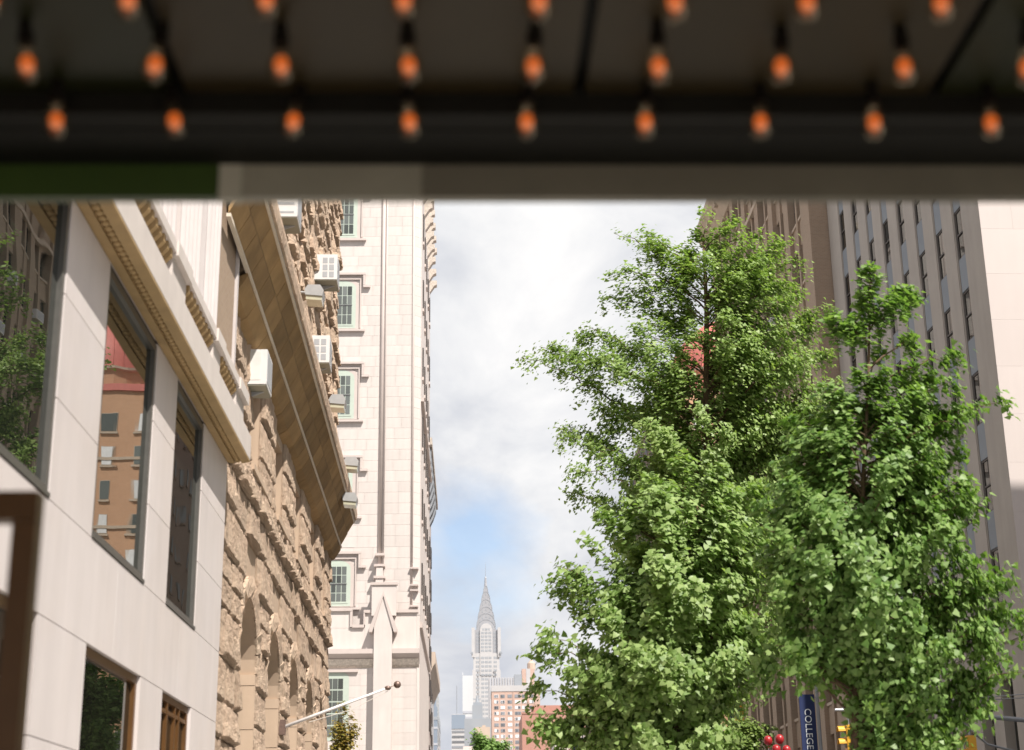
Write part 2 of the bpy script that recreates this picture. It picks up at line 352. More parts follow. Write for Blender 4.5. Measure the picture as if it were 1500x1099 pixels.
# brown upright frame close by
def build_frame():
    t = thing('windscreen_frame', 'brown metal frame corner close to the white panelled wall, out of focus', 'frame', (-1.72, 6.0, 0.14))
    part('post', box(-0.045, 0.045, -0.05, 0.05, 0, 2.86), 'brown_frame', t)
    part('post', box(-1.945, -1.855, -0.05, 0.05, 0, 2.86), 'brown_frame', t)
    part('top_rail', box(-1.945, 0.045, -0.05, 0.05, 2.863, 2.975), 'brown_frame', t)
    part('bottom_rail', box(-1.853, -0.047, -0.04, 0.04, 0.06, 0.16), 'brown_frame', t)
    part('base_plate', box(-0.12, 0.12, -0.12, 0.12, -0.02, -0.002), 'brown_frame', t)
build_frame()

# ------------------------------------------------------------------ white panelled building (left, near)
def build_white():
    t = thing('panelled_building', 'white stone-panelled building with tall dark windows beneath a carved string course', 'building', (-4.5, 0, 0))
    Y1 = 28.25
    wins = [(11.6, 16.40), (18.38, 21.48), (23.12, 25.64), (4.2, 9.4)]
    gw = [(11.8, 16.35), (18.5, 21.66), (23.25, 25.69), (4.4, 9.5)]
    # backing wall behind panels: pieces round the openings
    b = MB().box(-0.55, -0.06, -14, Y1, 4.37, 5.595).box(-0.55, -0.06, -14, Y1, 9.08, 18.5)
    def piers(ws, z0, z1):
        e = [-14] + [q for w in sorted(ws) for q in w] + [Y1]
        return [(e[i], e[i + 1]) for i in range(0, len(e), 2)]
    for a, c in piers(wins, 0, 0): b.box(-0.55, -0.06, a + 0.05, c - 0.05, 5.595, 9.08)
    for a, c in piers(gw, 0, 0): b.box(-0.55, -0.06, a + 0.05, c - 0.05, 0, 4.37)
    part('wall', b, 'panel_back', t)
    part('rear_block', box(-14, -0.552, -14, Y1, 0, 18.5), 'panel_back', t)
    J = 0.006
    def panel(y0, y1, z0, z1, d=0.0): part('panel', box(-0.0599, d, y0 + J, y1 - J, z0 + J, z1 - J), 'panel_stone', t)
    zr = [5.6, 6.735, 7.95, 9.12]
    for a, c in piers(wins, 0, 0):
        for i in range(3): panel(a, c, zr[i], zr[i + 1])
    for a, c in piers(gw, 0, 0):
        for z0, z1 in ((0.15, 1.8), (1.8, 3.12), (3.12, 4.365)): panel(a, c, z0, z1)
    ys = [-14, -6, 1.0, 7.2, 13.3, 19.9, 24.35, Y1]
    for i in range(len(ys) - 1): panel(ys[i], ys[i + 1], 4.365, 5.6)
    # windows
    def window(y0, y1, z0, z1, glass, fr, dp, mull=(), trans=(), fw=0.10):
        w = part('window', MB().box(-dp - 0.06, -dp + 0.05, y0, y0 + fw, z0, z1).box(-dp - 0.06, -dp + 0.05, y1 - fw, y1, z0, z1)
                 .box(-dp - 0.061, -dp + 0.049, y0 + fw, y1 - fw, z0, z0 + fw * 1.2).box(-dp - 0.061, -dp + 0.049, y0 + fw, y1 - fw, z1 - fw, z1), fr, t)
        for y in mull: part('mullion', box(-dp - 0.03, -dp + 0.045, y - 0.035, y + 0.035, z0 + 0.12, z1 - 0.1), fr, w)
        for z in trans: part('transom', box(-dp - 0.03, -dp + 0.04, y0 + 0.1, y1 - 0.1, z - 0.03, z + 0.03), fr, w)
        part('pane', box(-dp - 0.02, -dp - 0.01, y0 + fw - 0.01, y1 - fw + 0.01, z0 + 0.1, z1 - fw + 0.01), glass, w)
        part('sill', box(-dp + 0.052, 0.015, y0 + 0.005, y1 - 0.005, z0 + 0.002, z0 + 0.05), fr, w)
    for a, c in wins: window(a, c, 5.605, 9.075, 'glass_front', 'bronze_frame', 0.065)
    for k, (a, c) in enumerate(gw):
        if k == 2: window(a, c, 0.3, 4.36, 'glass_ground', 'brown_frame', 0.10, mull=(a + 0.75, a + 1.4, a + 1.75), trans=(4.12,))
        else: window(a, c, 0.3, 4.36, 'glass_ground', 'brown_frame', 0.10, trans=(3.05,) if k == 1 else ())
    # string course: soffit, egg ornaments, fascia
    sc = part('string_course', MB().box(-0.05, 0.42, -14, Y1 + 0.02, 9.165, 9.62).box(-0.05, 0.30, -14, Y1 + 0.015, 9.62, 9.86), 'trim_stone', t)
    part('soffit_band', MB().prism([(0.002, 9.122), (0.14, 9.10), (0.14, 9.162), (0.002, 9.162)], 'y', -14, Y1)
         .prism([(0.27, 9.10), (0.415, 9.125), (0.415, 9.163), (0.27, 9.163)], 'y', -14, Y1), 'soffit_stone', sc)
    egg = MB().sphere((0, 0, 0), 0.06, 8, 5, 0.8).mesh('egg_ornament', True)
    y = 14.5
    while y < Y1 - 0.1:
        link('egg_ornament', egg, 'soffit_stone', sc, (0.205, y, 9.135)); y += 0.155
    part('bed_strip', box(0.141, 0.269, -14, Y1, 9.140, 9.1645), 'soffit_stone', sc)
    # pedestals and window sills above, with rows of brackets under the sills
    pd = [(17.2, 18.1), (20.85, 21.95), (24.55, 25.3), (27.2, 28.2), (13.2, 14.4)]
    for a, c in pd:
        p = part('pedestal', box(-0.05, 0.27, a, c, 9.862, 10.22), 'trim_stone', t)
        part('cap', box(-0.05, 0.36, a - 0.04, c + 0.04, 10.222, 10.44), 'trim_stone', p)
    for a, c in ((18.14, 20.81), (21.99, 24.51), (25.34, 27.16), (14.44, 17.16)):
        s_ = part('window_sill', box(-0.05, 0.33, a, c, 10.26, 10.43), 'trim_stone', t)
        n = int((c - a) / 0.26)
        for i in range(n):
            y = a + (i + 0.5) * (c - a) / n
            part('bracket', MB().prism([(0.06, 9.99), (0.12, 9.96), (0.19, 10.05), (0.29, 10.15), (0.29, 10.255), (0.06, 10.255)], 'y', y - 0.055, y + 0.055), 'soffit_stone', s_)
        part('apron', box(-0.05, 0.06, a, c, 9.862, 10.258), 'trim_stone', s_)
    # upper storey: glazed white pilasters and brick strips
    for a, c, x in ((20.15, 21.05, 0.22), (21.5, 22.07, 0.22), (22.42, 23.42, 0.16), (23.75, 25.02, 0.2), (17.0, 18.0, 0.2), (18.6, 19.4, 0.16)):
        p = part('pilaster', box(-0.05, x, a, c, 10.445, 18), 'terracotta_white', t)
        nf = max(1, int((c - a) / 0.28))
        for i in range(nf):
            y = a + (i + 0.5) * (c - a) / nf
            part('moulding', MB().tube([(x, y, 10.5), (x, y, 17.9)], 0.06, 8), 'terracotta_white', p)
    for a, c in ((21.06, 21.49), (25.03, 27.55)): part('brick_strip', box(-0.05, 0.10, a, c, 10.446, 18), 'buff_brick', t)
    part('corner_strip', box(-0.05, 0.15, 27.56, 27.72, 10.446, 18), 'terracotta_white', t)
    for a, c in ((22.08, 22.41), (23.43, 23.74), (19.41, 20.14)): part('window', box(-0.05, -0.02, a, c, 10.447, 17.9), 'glass_ground', t)
    part('parapet', box(-0.05, 0.4, -14, Y1, 18.0, 18.9), 'trim_stone', t)
build_white()

# ------------------------------------------------------------------ brown rock-faced building
def rock_mesh(seed, nu=10, nv=6):
    """block 1 x 1 in y, z; front bulges in +x between 0.2 and 1"""
    r_ = np.random.RandomState(seed); V = []; Fs = []
    base = r_.rand(nu + 1, nv + 1)
    sm = base.copy()
    sm[1:-1, 1:-1] = 0.5 * base[1:-1, 1:-1] + 0.125 * (base[:-2, 1:-1] + base[2:, 1:-1] + base[1:-1, :-2] + base[1:-1, 2:])
    tilt = (r_.rand() - 0.5) * 0.25, -0.15 - 0.55 * r_.rand()
    for i in range(nu + 1):
        for j in range(nv + 1):
            u, v = i / nu, j / nv; e = min(min(u, 1 - u) * nu, min(v, 1 - v) * nv)
            h = 0.22 + 0.34 * base[i, j] ** 2 if e < 0.5 else 0.70 + 0.30 * base[i, j] + tilt[0] * (u - 0.5) + tilt[1] * (v - 0.5)
            ju = (r_.rand() - 0.5) * 0.7 / nu if 0 < i < nu else 0; jv = (r_.rand() - 0.5) * 0.7 / nv if 0 < j < nv else 0
            u += (0.035 if i == 1 else -0.035 if i == nu - 1 else 0) * (-1) * (nu * 0.06); v += (0.06 if j == 1 else -0.06 if j == nv - 1 else 0) * (-1) * 1.4
            V.append((h, u + ju * (0.3 if i in (1, nu - 1) else 1), v + jv * (0.4 if j in (1, nv - 1) else 1)))
    for i in range(nu):
        for j in range(nv):
            a = i * (nv + 1) + j; q = (a, a + nv + 1, a + nv + 2, a + 1)
            Fs += [(q[0], q[1], q[2]), (q[0], q[2], q[3])] if (i + j) % 2 else [(q[0], q[1], q[3]), (q[1], q[2], q[3])]
    ring = [i * (nv + 1) for i in range(nu + 1)] + [nu * (nv + 1) + j for j in range(1, nv + 1)] + [i * (nv + 1) + nv for i in range(nu - 1, -1, -1)] + [j for j in range(nv - 1, 0, -1)]
    o = len(V); V += [(0, V[k][1], V[k][2]) for k in ring]; n = len(ring)
    for k in range(n): Fs.append((ring[k], o + k, o + (k + 1) % n, ring[(k + 1) % n]))
    mb = MB(); mb.v = V; mb.f = Fs; return mb
ROCK_MB = [rock_mesh(100 + i) for i in range(16)]
ROCKS = [m_.mesh('rock_face') for m_ in ROCK_MB]

def build_brown():
    LY = 26.4
    t = thing('rusticated_building', 'brown rock-faced stone building with arched windows and a deep projecting cornice', 'building', (-4.7, 28.35, 0), 0.011)
    cs = [5.2, 10.05, 14.9, 19.75]; rad = 1.45; spr = 6.05
    arches = [(c, rad, spr) for c in cs] + [(23.9, 0.95, 6.5)]
    ups = [(c - 0.4, 1.03) for c in cs] + [(23.6, 0.7)]; UZ = (10.1, 12.2)
    D = -0.95
    wl = MB(); e = 0.0; cut = []
    for (c, r_, sp), (uc, uw) in zip(arches, ups):
        wl.box(D, 0, e, c - r_, 0, 14.3); e = c + r_
        n = 14
        for k in range(n):
            a = math.pi * k / n; b_ = math.pi * (k + 1) / n
            y0, y1 = c - r_ * math.cos(a), c - r_ * math.cos(b_); z0, z1 = sp + r_ * math.sin(a), sp + r_ * math.sin(b_)
            wl.prism([(y0, z0), (y1, z1), (y1, UZ[0]), (y0, UZ[0])], 'x', D, 0)
        u0, u1 = uc - uw, uc + uw
        if u0 > c - r_: wl.box(D, 0, c - r_, u0, UZ[0], UZ[1])
        else: cut.append((u0, c - r_))
        wl.box(D, 0, u1, c + r_, UZ[0], UZ[1]).box(D, 0, c - r_, c + r_, UZ[1], 14.3)
    wl.box(D, 0, e, LY, 0, 14.3)
    part('wall', wl, 'brownstone_smooth', t)
    part('upper_wall', box(D, 0, 0, LY, 14.302, 27), 'mortar_brown', t)
    part('rear_block', box(-16, D - 0.25, 0.01, LY - 0.02, 0, 27), 'mortar_brown', t)
    # rock-faced blocks of the lower wall, one object each
    r_ = random.Random(3); count = 0
    z = 3.55; rows = []
    while z < 12.6:
        h = r_.choice([0.55, 0.68, 0.8, 0.9]); h = min(h, 12.6 - z)
        if h < 0.25: break
        rows.append((z, h)); z += h
    def blocked(z0, z1):
        bl = []
        for c, rr, sp in arches:
            zz = z0
            if zz < sp: bl.append((c - rr - 0.03, c + rr + 0.03))
            elif zz < sp + rr + 0.45:
                w = math.sqrt(max(0, (rr + 0.45) ** 2 - (zz - sp) ** 2)); bl.append((c - w, c + w))
        if z1 > UZ[0] and z0 < UZ[1]: bl += [(c - w - 0.03, c + w + 0.03) for c, w in ups]
        return sorted(bl)
    for z, h in rows:
        e = 0.0; spans = []
        for a, c in blocked(z, z + h): spans.append((e, a)); e = c
        spans.append((e, LY))
        belt = 9.2 < z + h / 2 < 9.9
        for a, c in spans:
            y = a
            while c - y > 0.12:
                w = r_.uniform(0.9, 2.2)
                if c - y - w < 0.45: w = c - y
                dep = (0.22 if belt else r_.uniform(0.08, 0.17))
                link('stone', r_.choice(ROCKS), 'brownstone', t, (0.0, y + 0.008, z + 0.008), (dep, w - 0.016, h - 0.016)); count += 1
                y += w
    # voussoirs round the arches
    for rr_, nv in ((rad, 11), (0.95, 9)):
        ms_ = []
        for k in range(nv):
            a, b_ = math.pi * (k + 0.03) / nv, math.pi * (k + 0.97) / nv; q = np.random.RandomState(k + 50)
            ro = rr_ + 0.45; mb = MB(); P = []
            for rr2 in (rr_, rr_ + 0.22, ro):
                for aa in (a, (a + b_) / 2, b_): P.append((0.05 + (0.09 * q.rand() if rr2 > rr_ else 0.0), -rr2 * math.cos(aa), rr2 * math.sin(aa)))
            bk = [(0.001, p[1], p[2]) for p in P]
            Fs = []
            for i in range(2):
                for j in range(2): s_ = i * 3 + j; Fs.append((s_, s_ + 1, s_ + 4, s_ + 3))
            ring = [0, 1, 2, 5, 8, 7, 6, 3]
            Fs += [(ring[i], ring[i] + 9, ring[(i + 1) % 8] + 9, ring[(i + 1) % 8]) for i in range(8)]
            ms_.append(mb.add(P + bk, Fs).mesh('voussoir'))
        for c, rr, sp in arches:
            if rr != rr_: continue
            for me in ms_: link('voussoir', me, 'brownstone', t, (0, c, sp))
    # smooth blocks lining the far jambs, and the windows
    for c, rr, sp in arches:
        z = 2.0
        while z < sp - 0.2:
            part('jamb_stone', box(D + 0.12, 0.03, c + rr - 0.07, c + rr - 0.002, z + 0.008, min(z + 0.95, sp) - 0.008), 'brownstone_smooth', t); z += 0.95
        w = part('window', MB().box(D - 0.2, D - 0.05, c - rr, c + rr, 1, sp + rr), 'window_dark', t)
        part('pane', box(D - 0.05, D - 0.03, c - rr + 0.05, c + rr - 0.05, 1.1, sp + rr), 'glass_ground', w)
    for c, w_ in ups:
        w = part('window', MB().box(-0.8, -0.7, c - w_ + 0.001, c + w_ - 0.001, UZ[0] + 0.001, UZ[1] - 0.001), 'window_dark', t)
        part('pane', box(-0.7, -0.69, c - w_ + 0.08, c - 0.03, UZ[0] + 0.1, UZ[1] - 0.1), 'glass_ground', w)
        part('pane', box(-0.7, -0.69, c + 0.03, c + w_ - 0.08, UZ[0] + 0.1, UZ[1] - 0.1), 'glass_ground', w)
        part('sill', box(-0.69, 0.22, c - w_ - 0.15, c + w_ + 0.15, UZ[0] - 0.14, UZ[0] - 0.002), 'brownstone_smooth', w)
    # cornice: every length a stone of its own
    def course(prof, name, material, lens, parent, y0=-0.25, y1=LY + 0.55):
        y = y0
        while y < y1 - 0.05:
            l_ = r_.choice(lens)
            if y1 - y - l_ < 0.5: l_ = y1 - y
            part(name, MB().prism(prof, 'y', y + 0.018, y + l_ - 0.018), material, parent); y += l_
    Y0 = -2.7
    cor = part('cornice', MB().prism([(0.002, 12.85), (0.38, 13.06), (0.84, 14.02), (0.84, 14.21), (0.4, 14.299), (0.002, 14.299)], 'y', 0.02, LY), 'mortar_brown', t)
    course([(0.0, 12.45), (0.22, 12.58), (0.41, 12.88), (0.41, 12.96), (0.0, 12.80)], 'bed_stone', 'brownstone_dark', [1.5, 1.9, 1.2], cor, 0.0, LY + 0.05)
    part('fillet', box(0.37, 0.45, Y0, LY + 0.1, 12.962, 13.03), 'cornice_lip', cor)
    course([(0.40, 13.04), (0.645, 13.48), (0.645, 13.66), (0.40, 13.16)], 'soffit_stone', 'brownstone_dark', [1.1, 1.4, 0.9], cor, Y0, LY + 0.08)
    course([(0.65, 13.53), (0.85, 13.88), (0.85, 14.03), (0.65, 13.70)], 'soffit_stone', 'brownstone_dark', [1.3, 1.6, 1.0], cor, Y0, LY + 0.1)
    part('fillet', box(0.83, 0.90, Y0, LY + 0.12, 13.89, 13.955), 'cornice_lip', cor)
    course([(0.86, 13.96), (0.95, 13.99), (0.98, 14.2), (0.95, 14.42), (0.3, 14.5), (0.3, 14.3), (0.86, 14.22)], 'cap_stone', 'brownstone', [1.4, 1.8], cor, Y0, LY + 0.14)
    # rock-faced blocks of the upper wall, seen edge on: one mass
    up = MB(); z = 14.32
    while z < 26.9:
        h = r_.choice([0.55, 0.7, 0.85]); y = 0.0
        while y < LY - 0.1:
            w = r_.uniform(0.8, 1.9); w = min(w, LY - y); w = LY - y if LY - y - w < 0.4 else w
            dp = r_.uniform(0.12, 0.30); rk = r_.choice(ROCK_MB)
            up.add([(p[0] * dp, y + 0.01 + p[1] * (w - 0.02), z + 0.01 + p[2] * (h - 0.02)) for p in rk.v], rk.f); y += w
        z += h
    part('upper_stones', up, 'brownstone', t, kind='stuff')
    part('roof_coping', box(-16, 0.4, -0.05, LY + 0.3, 27.002, 27.4), 'brownstone_smooth', t)
    return t
BROWN = build_brown()

# ------------------------------------------------------------------ window air conditioners, floodlights, flagpole on the brown building
def make_ac(name, label, loc, rz, w, h, d, group, case='ac_white', style='slab'):
    """x = outwards, y along the wall"""
    t = thing(name, label, 'air conditioner', loc, rz, group)
    part('case', box(-0.25, d, -w / 2, w / 2, 0.03, h), case, t)
    part('underside', box(-0.2, d - 0.02, -w / 2 + 0.015, w / 2 - 0.015, 0.0, 0.029), 'ac_under', t)
    if style == 'grid':
        for i in range(2):
            for j in range(3):
                y0 = -w / 2 + 0.07 + i * (w - 0.1) / 2; z0 = 0.10 + j * (h - 0.16) / 3
                part('vent', box(d, d + 0.006, y0, y0 + (w - 0.1) / 2 - 0.05, z0, z0 + (h - 0.16) / 3 - 0.05), 'ac_grey', t)
                x0 = 0.05 + i * (d - 0.1) / 2
                part('vent', box(x0, x0 + (d - 0.1) / 2 - 0.05, -w / 2 - 0.006, -w / 2, z0, z0 + (h - 0.16) / 3 - 0.05), 'ac_grey', t)
    elif style == 'plain':
        part('side_panel', box(0.0, d - 0.13, -w / 2 - 0.006, -w / 2, 0.12, h - 0.05), 'white_sash', t)
        part('grille', box(d, d + 0.008, -w / 2 + 0.06, w / 2 - 0.06, 0.09, h - 0.06), 'ac_grey', t)
    else:
        part('grille', box(d, d + 0.008, -w / 2 + 0.06, w / 2 - 0.06, 0.09, h - 0.06), 'ac_grey', t)
        for i in range(3):
            z0 = 0.12 + i * (h - 0.2) / 3
            part('vent', box(0.02, d - 0.08, -w / 2 - 0.006, -w / 2, z0, z0 + 0.05), 'ac_grey', t)
    part('support', MB().prism([(-0.2, -0.20), (-0.16, -0.20), (d - 0.1, -0.004), (-0.2, -0.004)], 'y', -0.03, 0.03), 'ac_grey', t)
    return t
GA = 'air conditioners on the brown stone building'
make_ac('air_conditioner', 'white boxy air conditioner in the window just below the big brown cornice', (-4.72, 31.85, 11.62), 0.011, 0.95, 0.80, 0.46, GA, 'ac_white', 'plain')
def on_wall(px, py, X): 
    d = _f + _r * ((px - CX) / F_PX) + _u * ((CY - py) / F_PX); return EYE + d * ((X - EYE.x) / d.x)
for (px, py, lab, st) in ((470, 540, 'white air conditioner with square vents right of the brown cornice, lower of three above it', 'grid'),
                          (482, 419, 'white air conditioner with square vents beside a tower window, above the grey floodlight', 'grid'),
                          (421, 331, 'white air conditioner high on the rough brown wall, just under the marquee edge', 'slab')):
    p = on_wall(px, py, -4.35)
    make_ac('air_conditioner', lab, (p.x - 0.22, p.y, p.z), 0.0136, 1.0, 0.86, 0.5, GA, 'ac_white', st)

def floodlight(label, px, py, X):
    p = on_wall(px, py, X)
    t = thing('floodlight', label, 'floodlight', (p.x, p.y, p.z), 0.0136, 'floodlights on arms above the brown cornice')
    part('arm', MB().tube([(-0.95, 0, -0.02), (-0.5, 0, 0.08), (-0.18, 0, 0.06)], 0.035, 8), 'lamp_grey', t)
    part('mounting_plate', box(-0.98, -0.94, -0.09, 0.09, -0.12, 0.10), 'lamp_grey', t)
    hd = MB().prism([(-0.2, -0.10), (0.24, -0.14), (0.27, 0.02), (0.18, 0.17), (-0.14, 0.17), (-0.22, 0.05)], 'y', -0.30, 0.30)
    part('head', hd, 'lamp_grey', t)
    part('lens', MB().prism([(-0.18, -0.22), (0.22, -0.25), (0.235, -0.142), (-0.19, -0.103)], 'y', -0.27, 0.27), 'lamp_lens', t)
    part('cable', MB().tube([(-0.3, 0.05, 0.1), (-0.55, 0.1, -0.12), (-0.92, 0.08, 0.0)], 0.012, 6), 'ac_dark', t)
floodlight('grey box floodlight on a short arm, left of the upper square-vented air conditioner', 460, 432, -4.0)
floodlight('grey box floodlight on a short arm against the tower, midway down the cornice', 494, 590, -3.95)
floodlight('grey floodlight against the tower close to the far end of the brown cornice', 514, 680, -3.9)
floodlight('small grey floodlight lowest of all, just past the far end of the cornice', 512, 732, -3.95)

def build_flagpole():
    a = on_wall(423, 1062, -4.55); b_ = at(568, 1008, a.y + 0.6); c = at(582, 1003, a.y + 0.7)
    t = thing('flagpole', 'white slanting flagpole with copper balls jutting from the brown arched building', 'flagpole', a)
    b2, c2 = b_ - a, c - a
    part('pole', MB().tube([(-0.25, 0, -0.1), tuple(b2 * 0.5), tuple(b2)], [0.045, 0.038, 0.028], 10), 'pole_white', t, True)
    part('truck', MB().sphere(tuple(b2), 0.085, 10, 6, 0.7), 'ball_copper', t, True)
    part('finial', MB().tube([tuple(b2), tuple(c2)], 0.012, 6).sphere(tuple(c2), 0.095, 12, 8), 'ball_copper', t, True)
    part('halyard', MB().tube([tuple(b2 + Vector((0, 0, -0.08))), tuple(b2 * 0.62 + Vector((0, 0, -0.2))), tuple(b2 * 0.2 + Vector((0, 0, -0.12)))], 0.008, 5), 'rope', t)
    part('bracket', box(-0.3, -0.08, -0.12, 0.12, -0.25, 0.12), 'ball_copper', t)
build_flagpole()

# ------------------------------------------------------------------ white ashlar tower beyond
def build_tower():
    TY = 118.0
    t = thing('ashlar_tower', 'tall white stone tower with green-framed arched windows and a gabled pier', 'building', (0, TY, 0))
    XA, XB = -6.98, -4.42            # shaft, corner colonnette
    zt = 66.0
    # cores (joints show as the slightly recessed core)
    part('wall', MB().box(-30, XA, 0.05, 28, 0, zt).prism([(XA, 0.05), (XA + 0.3, -0.12), (XB, -0.12), (-3.80, 0.55), (-3.80, 28), (XA, 28)], 'z', 0, zt), 'ashlar', t)
    # ashlar blocks
    r_ = random.Random(11)
    blk = MB().box(0, 1, -0.025, 0, 0, 1).mesh('ashlar_block')
    H = 0.86; G = 0.007
    wins = [(51.45, 56.6), (43.6, 48.6), (36.05, 41.0), (28.3, 33.3), (21.25, 25.7)]
    wx0, wx1 = -11.25, -9.05
    z = 20.9; cnt = 0
    while z < 56:
        off = r_.choice([0, 0.5])
        x = -12.6 - off
        while x < XA - 0.05:
            w = r_.choice([0.9, 1.1, 1.5, 1.8]); x1 = min(x + w, XA)
            if XA - x1 < 0.4: x1 = XA
            hit = any(a - 0.1 < z + H / 2 < b_ and x < wx1 + 0.05 and x1 > wx0 - 0.05 for a, b_ in wins)
            if not hit: link('ashlar_block', blk, 'ashlar', t, (x + G, 0.05, z + G), (x1 - x - 2 * G, 1, H - 2 * G)); cnt += 1
            elif x1 > wx1 + 0.3: link('ashlar_block', blk, 'ashlar', t, (wx1 + 0.06, 0.05, z + G), (x1 - wx1 - 0.06 - G, 1, H - 2 * G))
            x = x1
        s_ = r_.uniform(0.7, 1.4)
        for x0, x1 in ((XA + 0.35, XA + 0.35 + s_), (XA + 0.35 + s_, XB - 0.12)):
            link('ashlar_block', blk, 'ashlar', t, (x0 + G, -0.12, z + G), (x1 - x0 - 2 * G, 1, H - 2 * G)); cnt += 1
        # chamfer face
        dx, dy = -3.80 - XB, 0.67; ln = math.hypot(dx, dy)
        link('ashlar_block', blk, 'ashlar', t, (XB + 0.06, -0.07, z + G), (ln - 0.1, 1, H - 2 * G), (0, 0, math.atan2(dy, dx)))
        z += H
    # shafts with ring base
    sh = part('shaft', MB().tube([(XA + 0.12, -0.06, 23.6), (XA + 0.12, -0.06, zt)], 0.15, 10).tube([(XA + 0.38, -0.17, 23.6), (XA + 0.38, -0.17, zt)], 0.06, 8), 'ashlar_trim', t, True)
    for zz, w in ((25.3, 0.36), (24.45, 0.42), (23.55, 0.44), (22.3, 0.48)):
        part('ring', MB().prism([(-0.36 - w * 0.9, zz - 0.35), (-0.36 - w, zz), (-0.36 - w, zz + 0.16), (-0.1, zz + 0.16), (-0.1, zz - 0.35)][::-1] and
                                [(XA + 0.14 - w, zz), (XA + 0.14 + w, zz), (XA + 0.14 + w, zz + 0.18), (XA + 0.14 - w, zz + 0.18)], 'y', -0.36 - w * 0.8, 0.04), 'ashlar_trim', sh)
    part('shaft_foot', MB().prism([(XA - 0.25, 20.4), (XA + 0.55, 20.4), (XA + 0.40, 24.4), (XA - 0.10, 24.4)], 'y', -0.62, 0.03), 'ashlar', sh)
    sh2 = part('shaft', MB().tube([(XB, -0.12, 20), (XB, -0.12, zt)], 0.10, 8), 'ashlar_trim', t, True)
    for zz in (24.3, 23.0, 22.6, 21.4): part('ring', box(XB - 0.1, -3.9, -0.42, 0.3, zz, zz + 0.12), 'ashlar_trim', sh2)
    # windows: arched head, green frame, white sash bars, hood and sill
    def arched(x0, x1, z0, zs, n=10, rise=0.62):
        c, hw = (x0 + x1) / 2, (x1 - x0) / 2
        return [(x0, z0), (x1, z0)] + [(c + hw * math.cos(math.pi * k / n), zs + rise * math.sin(math.pi * k / n)) for k in range(n + 1)]
    def window(zs0, zh):
        top = zh - 1.25; z0 = zs0 + 0.3
        w = part('window', MB().prism(arched(wx0, wx1, z0, top), 'y', -0.02, 0.045), 'mint_frame', t)
        part('reveal', MB().prism(arched(wx0 - 0.28, wx1 + 0.28, z0 - 0.05, top + 0.05, rise=0.85), 'y', -0.009, 0.046), 'ashlar_trim', w)
        part('inner_frame', MB().prism(arched(wx0 + 0.2, wx1 - 0.2, z0 + 0.2, top - 0.1, rise=0.5), 'y', -0.05, -0.021), 'mint_frame', w)
        ix0, ix1, iz0, iz1 = wx0 + 0.3, wx1 - 0.3, z0 + 0.32, top + 0.15
        nx, nz = 4, 4
        for i in range(nx):
            for j in range(nz):
                a = ix0 + (ix1 - ix0) * i / nx; c = iz0 + (iz1 - iz0) * j / nz
                part('pane', box(a + 0.03, a + (ix1 - ix0) / nx - 0.025, -0.062, -0.051, c + (0.09 if j == 2 else 0.03), c + (iz1 - iz0) / nz - 0.03), 'glass_tower', w)
        part('meeting_rail', box(ix0, ix1, -0.09, -0.052, (iz0 + iz1) / 2 - 0.045, (iz0 + iz1) / 2 + 0.045), 'ac_dark', w)
        part('sill', box(wx0 - 0.5, wx1 + 0.75, -0.24, -0.012, zs0, zs0 + 0.16), 'ashlar_trim', w)
        # square-headed hood with dropped ends
        part('hood', MB().box(wx0 - 0.75, wx1 + 0.75, -0.28, -0.012, zh - 0.18, zh).box(wx1 + 0.58, wx1 + 0.74, -0.26, -0.013, zh - 1.05, zh - 0.181)
             .box(wx1 + 0.58, wx1 + 1.15, -0.25, -0.014, zh - 1.25, zh - 1.051).box(wx0 - 0.74, wx0 - 0.58, -0.26, -0.013, zh - 1.05, zh - 0.181), 'ashlar_trim', w)
        part('moulding', MB().box(wx0 - 0.35, wx1 + 0.42, -0.12, -0.012, zh - 0.55, zh - 0.45).box(wx1 + 0.32, wx1 + 0.42, -0.11, -0.011, zs0 + 0.3, zh - 0.551), 'ashlar_trim', w)
    for a, b_ in wins: window(a, b_)
    # the lower storey: crenellated parapet, cornice, gabled pier
    P = -1.0
    low = part('lower_storey', MB().box(-30, -3.98, P, 0.03, 0, 17.3), 'ashlar', t)
    xs = [(-12.5, 19.9), (-11.2, 21.0), (-9.75, 21.0), (-8.85, 19.75), (-7.72, 21.0), (-7.15, 21.0)]
    pb = MB().box(-30, -8.85, P + 0.06, P + 0.5, 18.0, 19.75)
    part('parapet', pb.box(-10.9, -8.95, P + 0.05, P + 0.5, 19.751, 21.0).box(-7.85, -3.98, P + 0.05, P + 0.5, 18.0, 20.85).box(-8.849, -7.851, P + 0.06, P + 0.5, 18.0, 19.75), 'ashlar', low)
    cp = MB()
    for x0, x1, zz in ((-11.0, -8.80, 21.0), (-8.79, -7.90, 19.75), (-7.95, -3.86, 20.85)): cp.box(x0, x1, P - 0.12, P + 0.55, zz + 0.001, zz + 0.22)
    part('coping', cp.box(-8.96, -8.80, P - 0.10, P + 0.54, 19.8, 21.0).box(-7.96, -7.84, P - 0.10, P + 0.54, 19.97, 20.85), 'ashlar_trim', low)
    part('pier', MB().prism([(-7.12, 0), (-5.78, 0), (-5.78, 19.7), (-6.45, 22.0), (-7.12, 19.7)], 'y', P - 0.75, P - 0.002), 'ashlar', low)
    part('gable_coping', MB().prism([(-6.45, 22.35), (-6.45, 22.0), (-5.65, 19.3), (-5.42, 19.3), (-5.42, 19.55)], 'y', P - 0.85, P - 0.003)
         .prism([(-6.451, 22.35), (-6.451, 22.0), (-7.25, 19.3), (-7.48, 19.3), (-7.48, 19.55)][::-1], 'y', P - 0.85, P - 0.003), 'ashlar_trim', low)
    part('gable_block', box(-7.35, -5.5, P - 0.3, P - 0.004, 20.6, 22.9), 'ashlar', low)
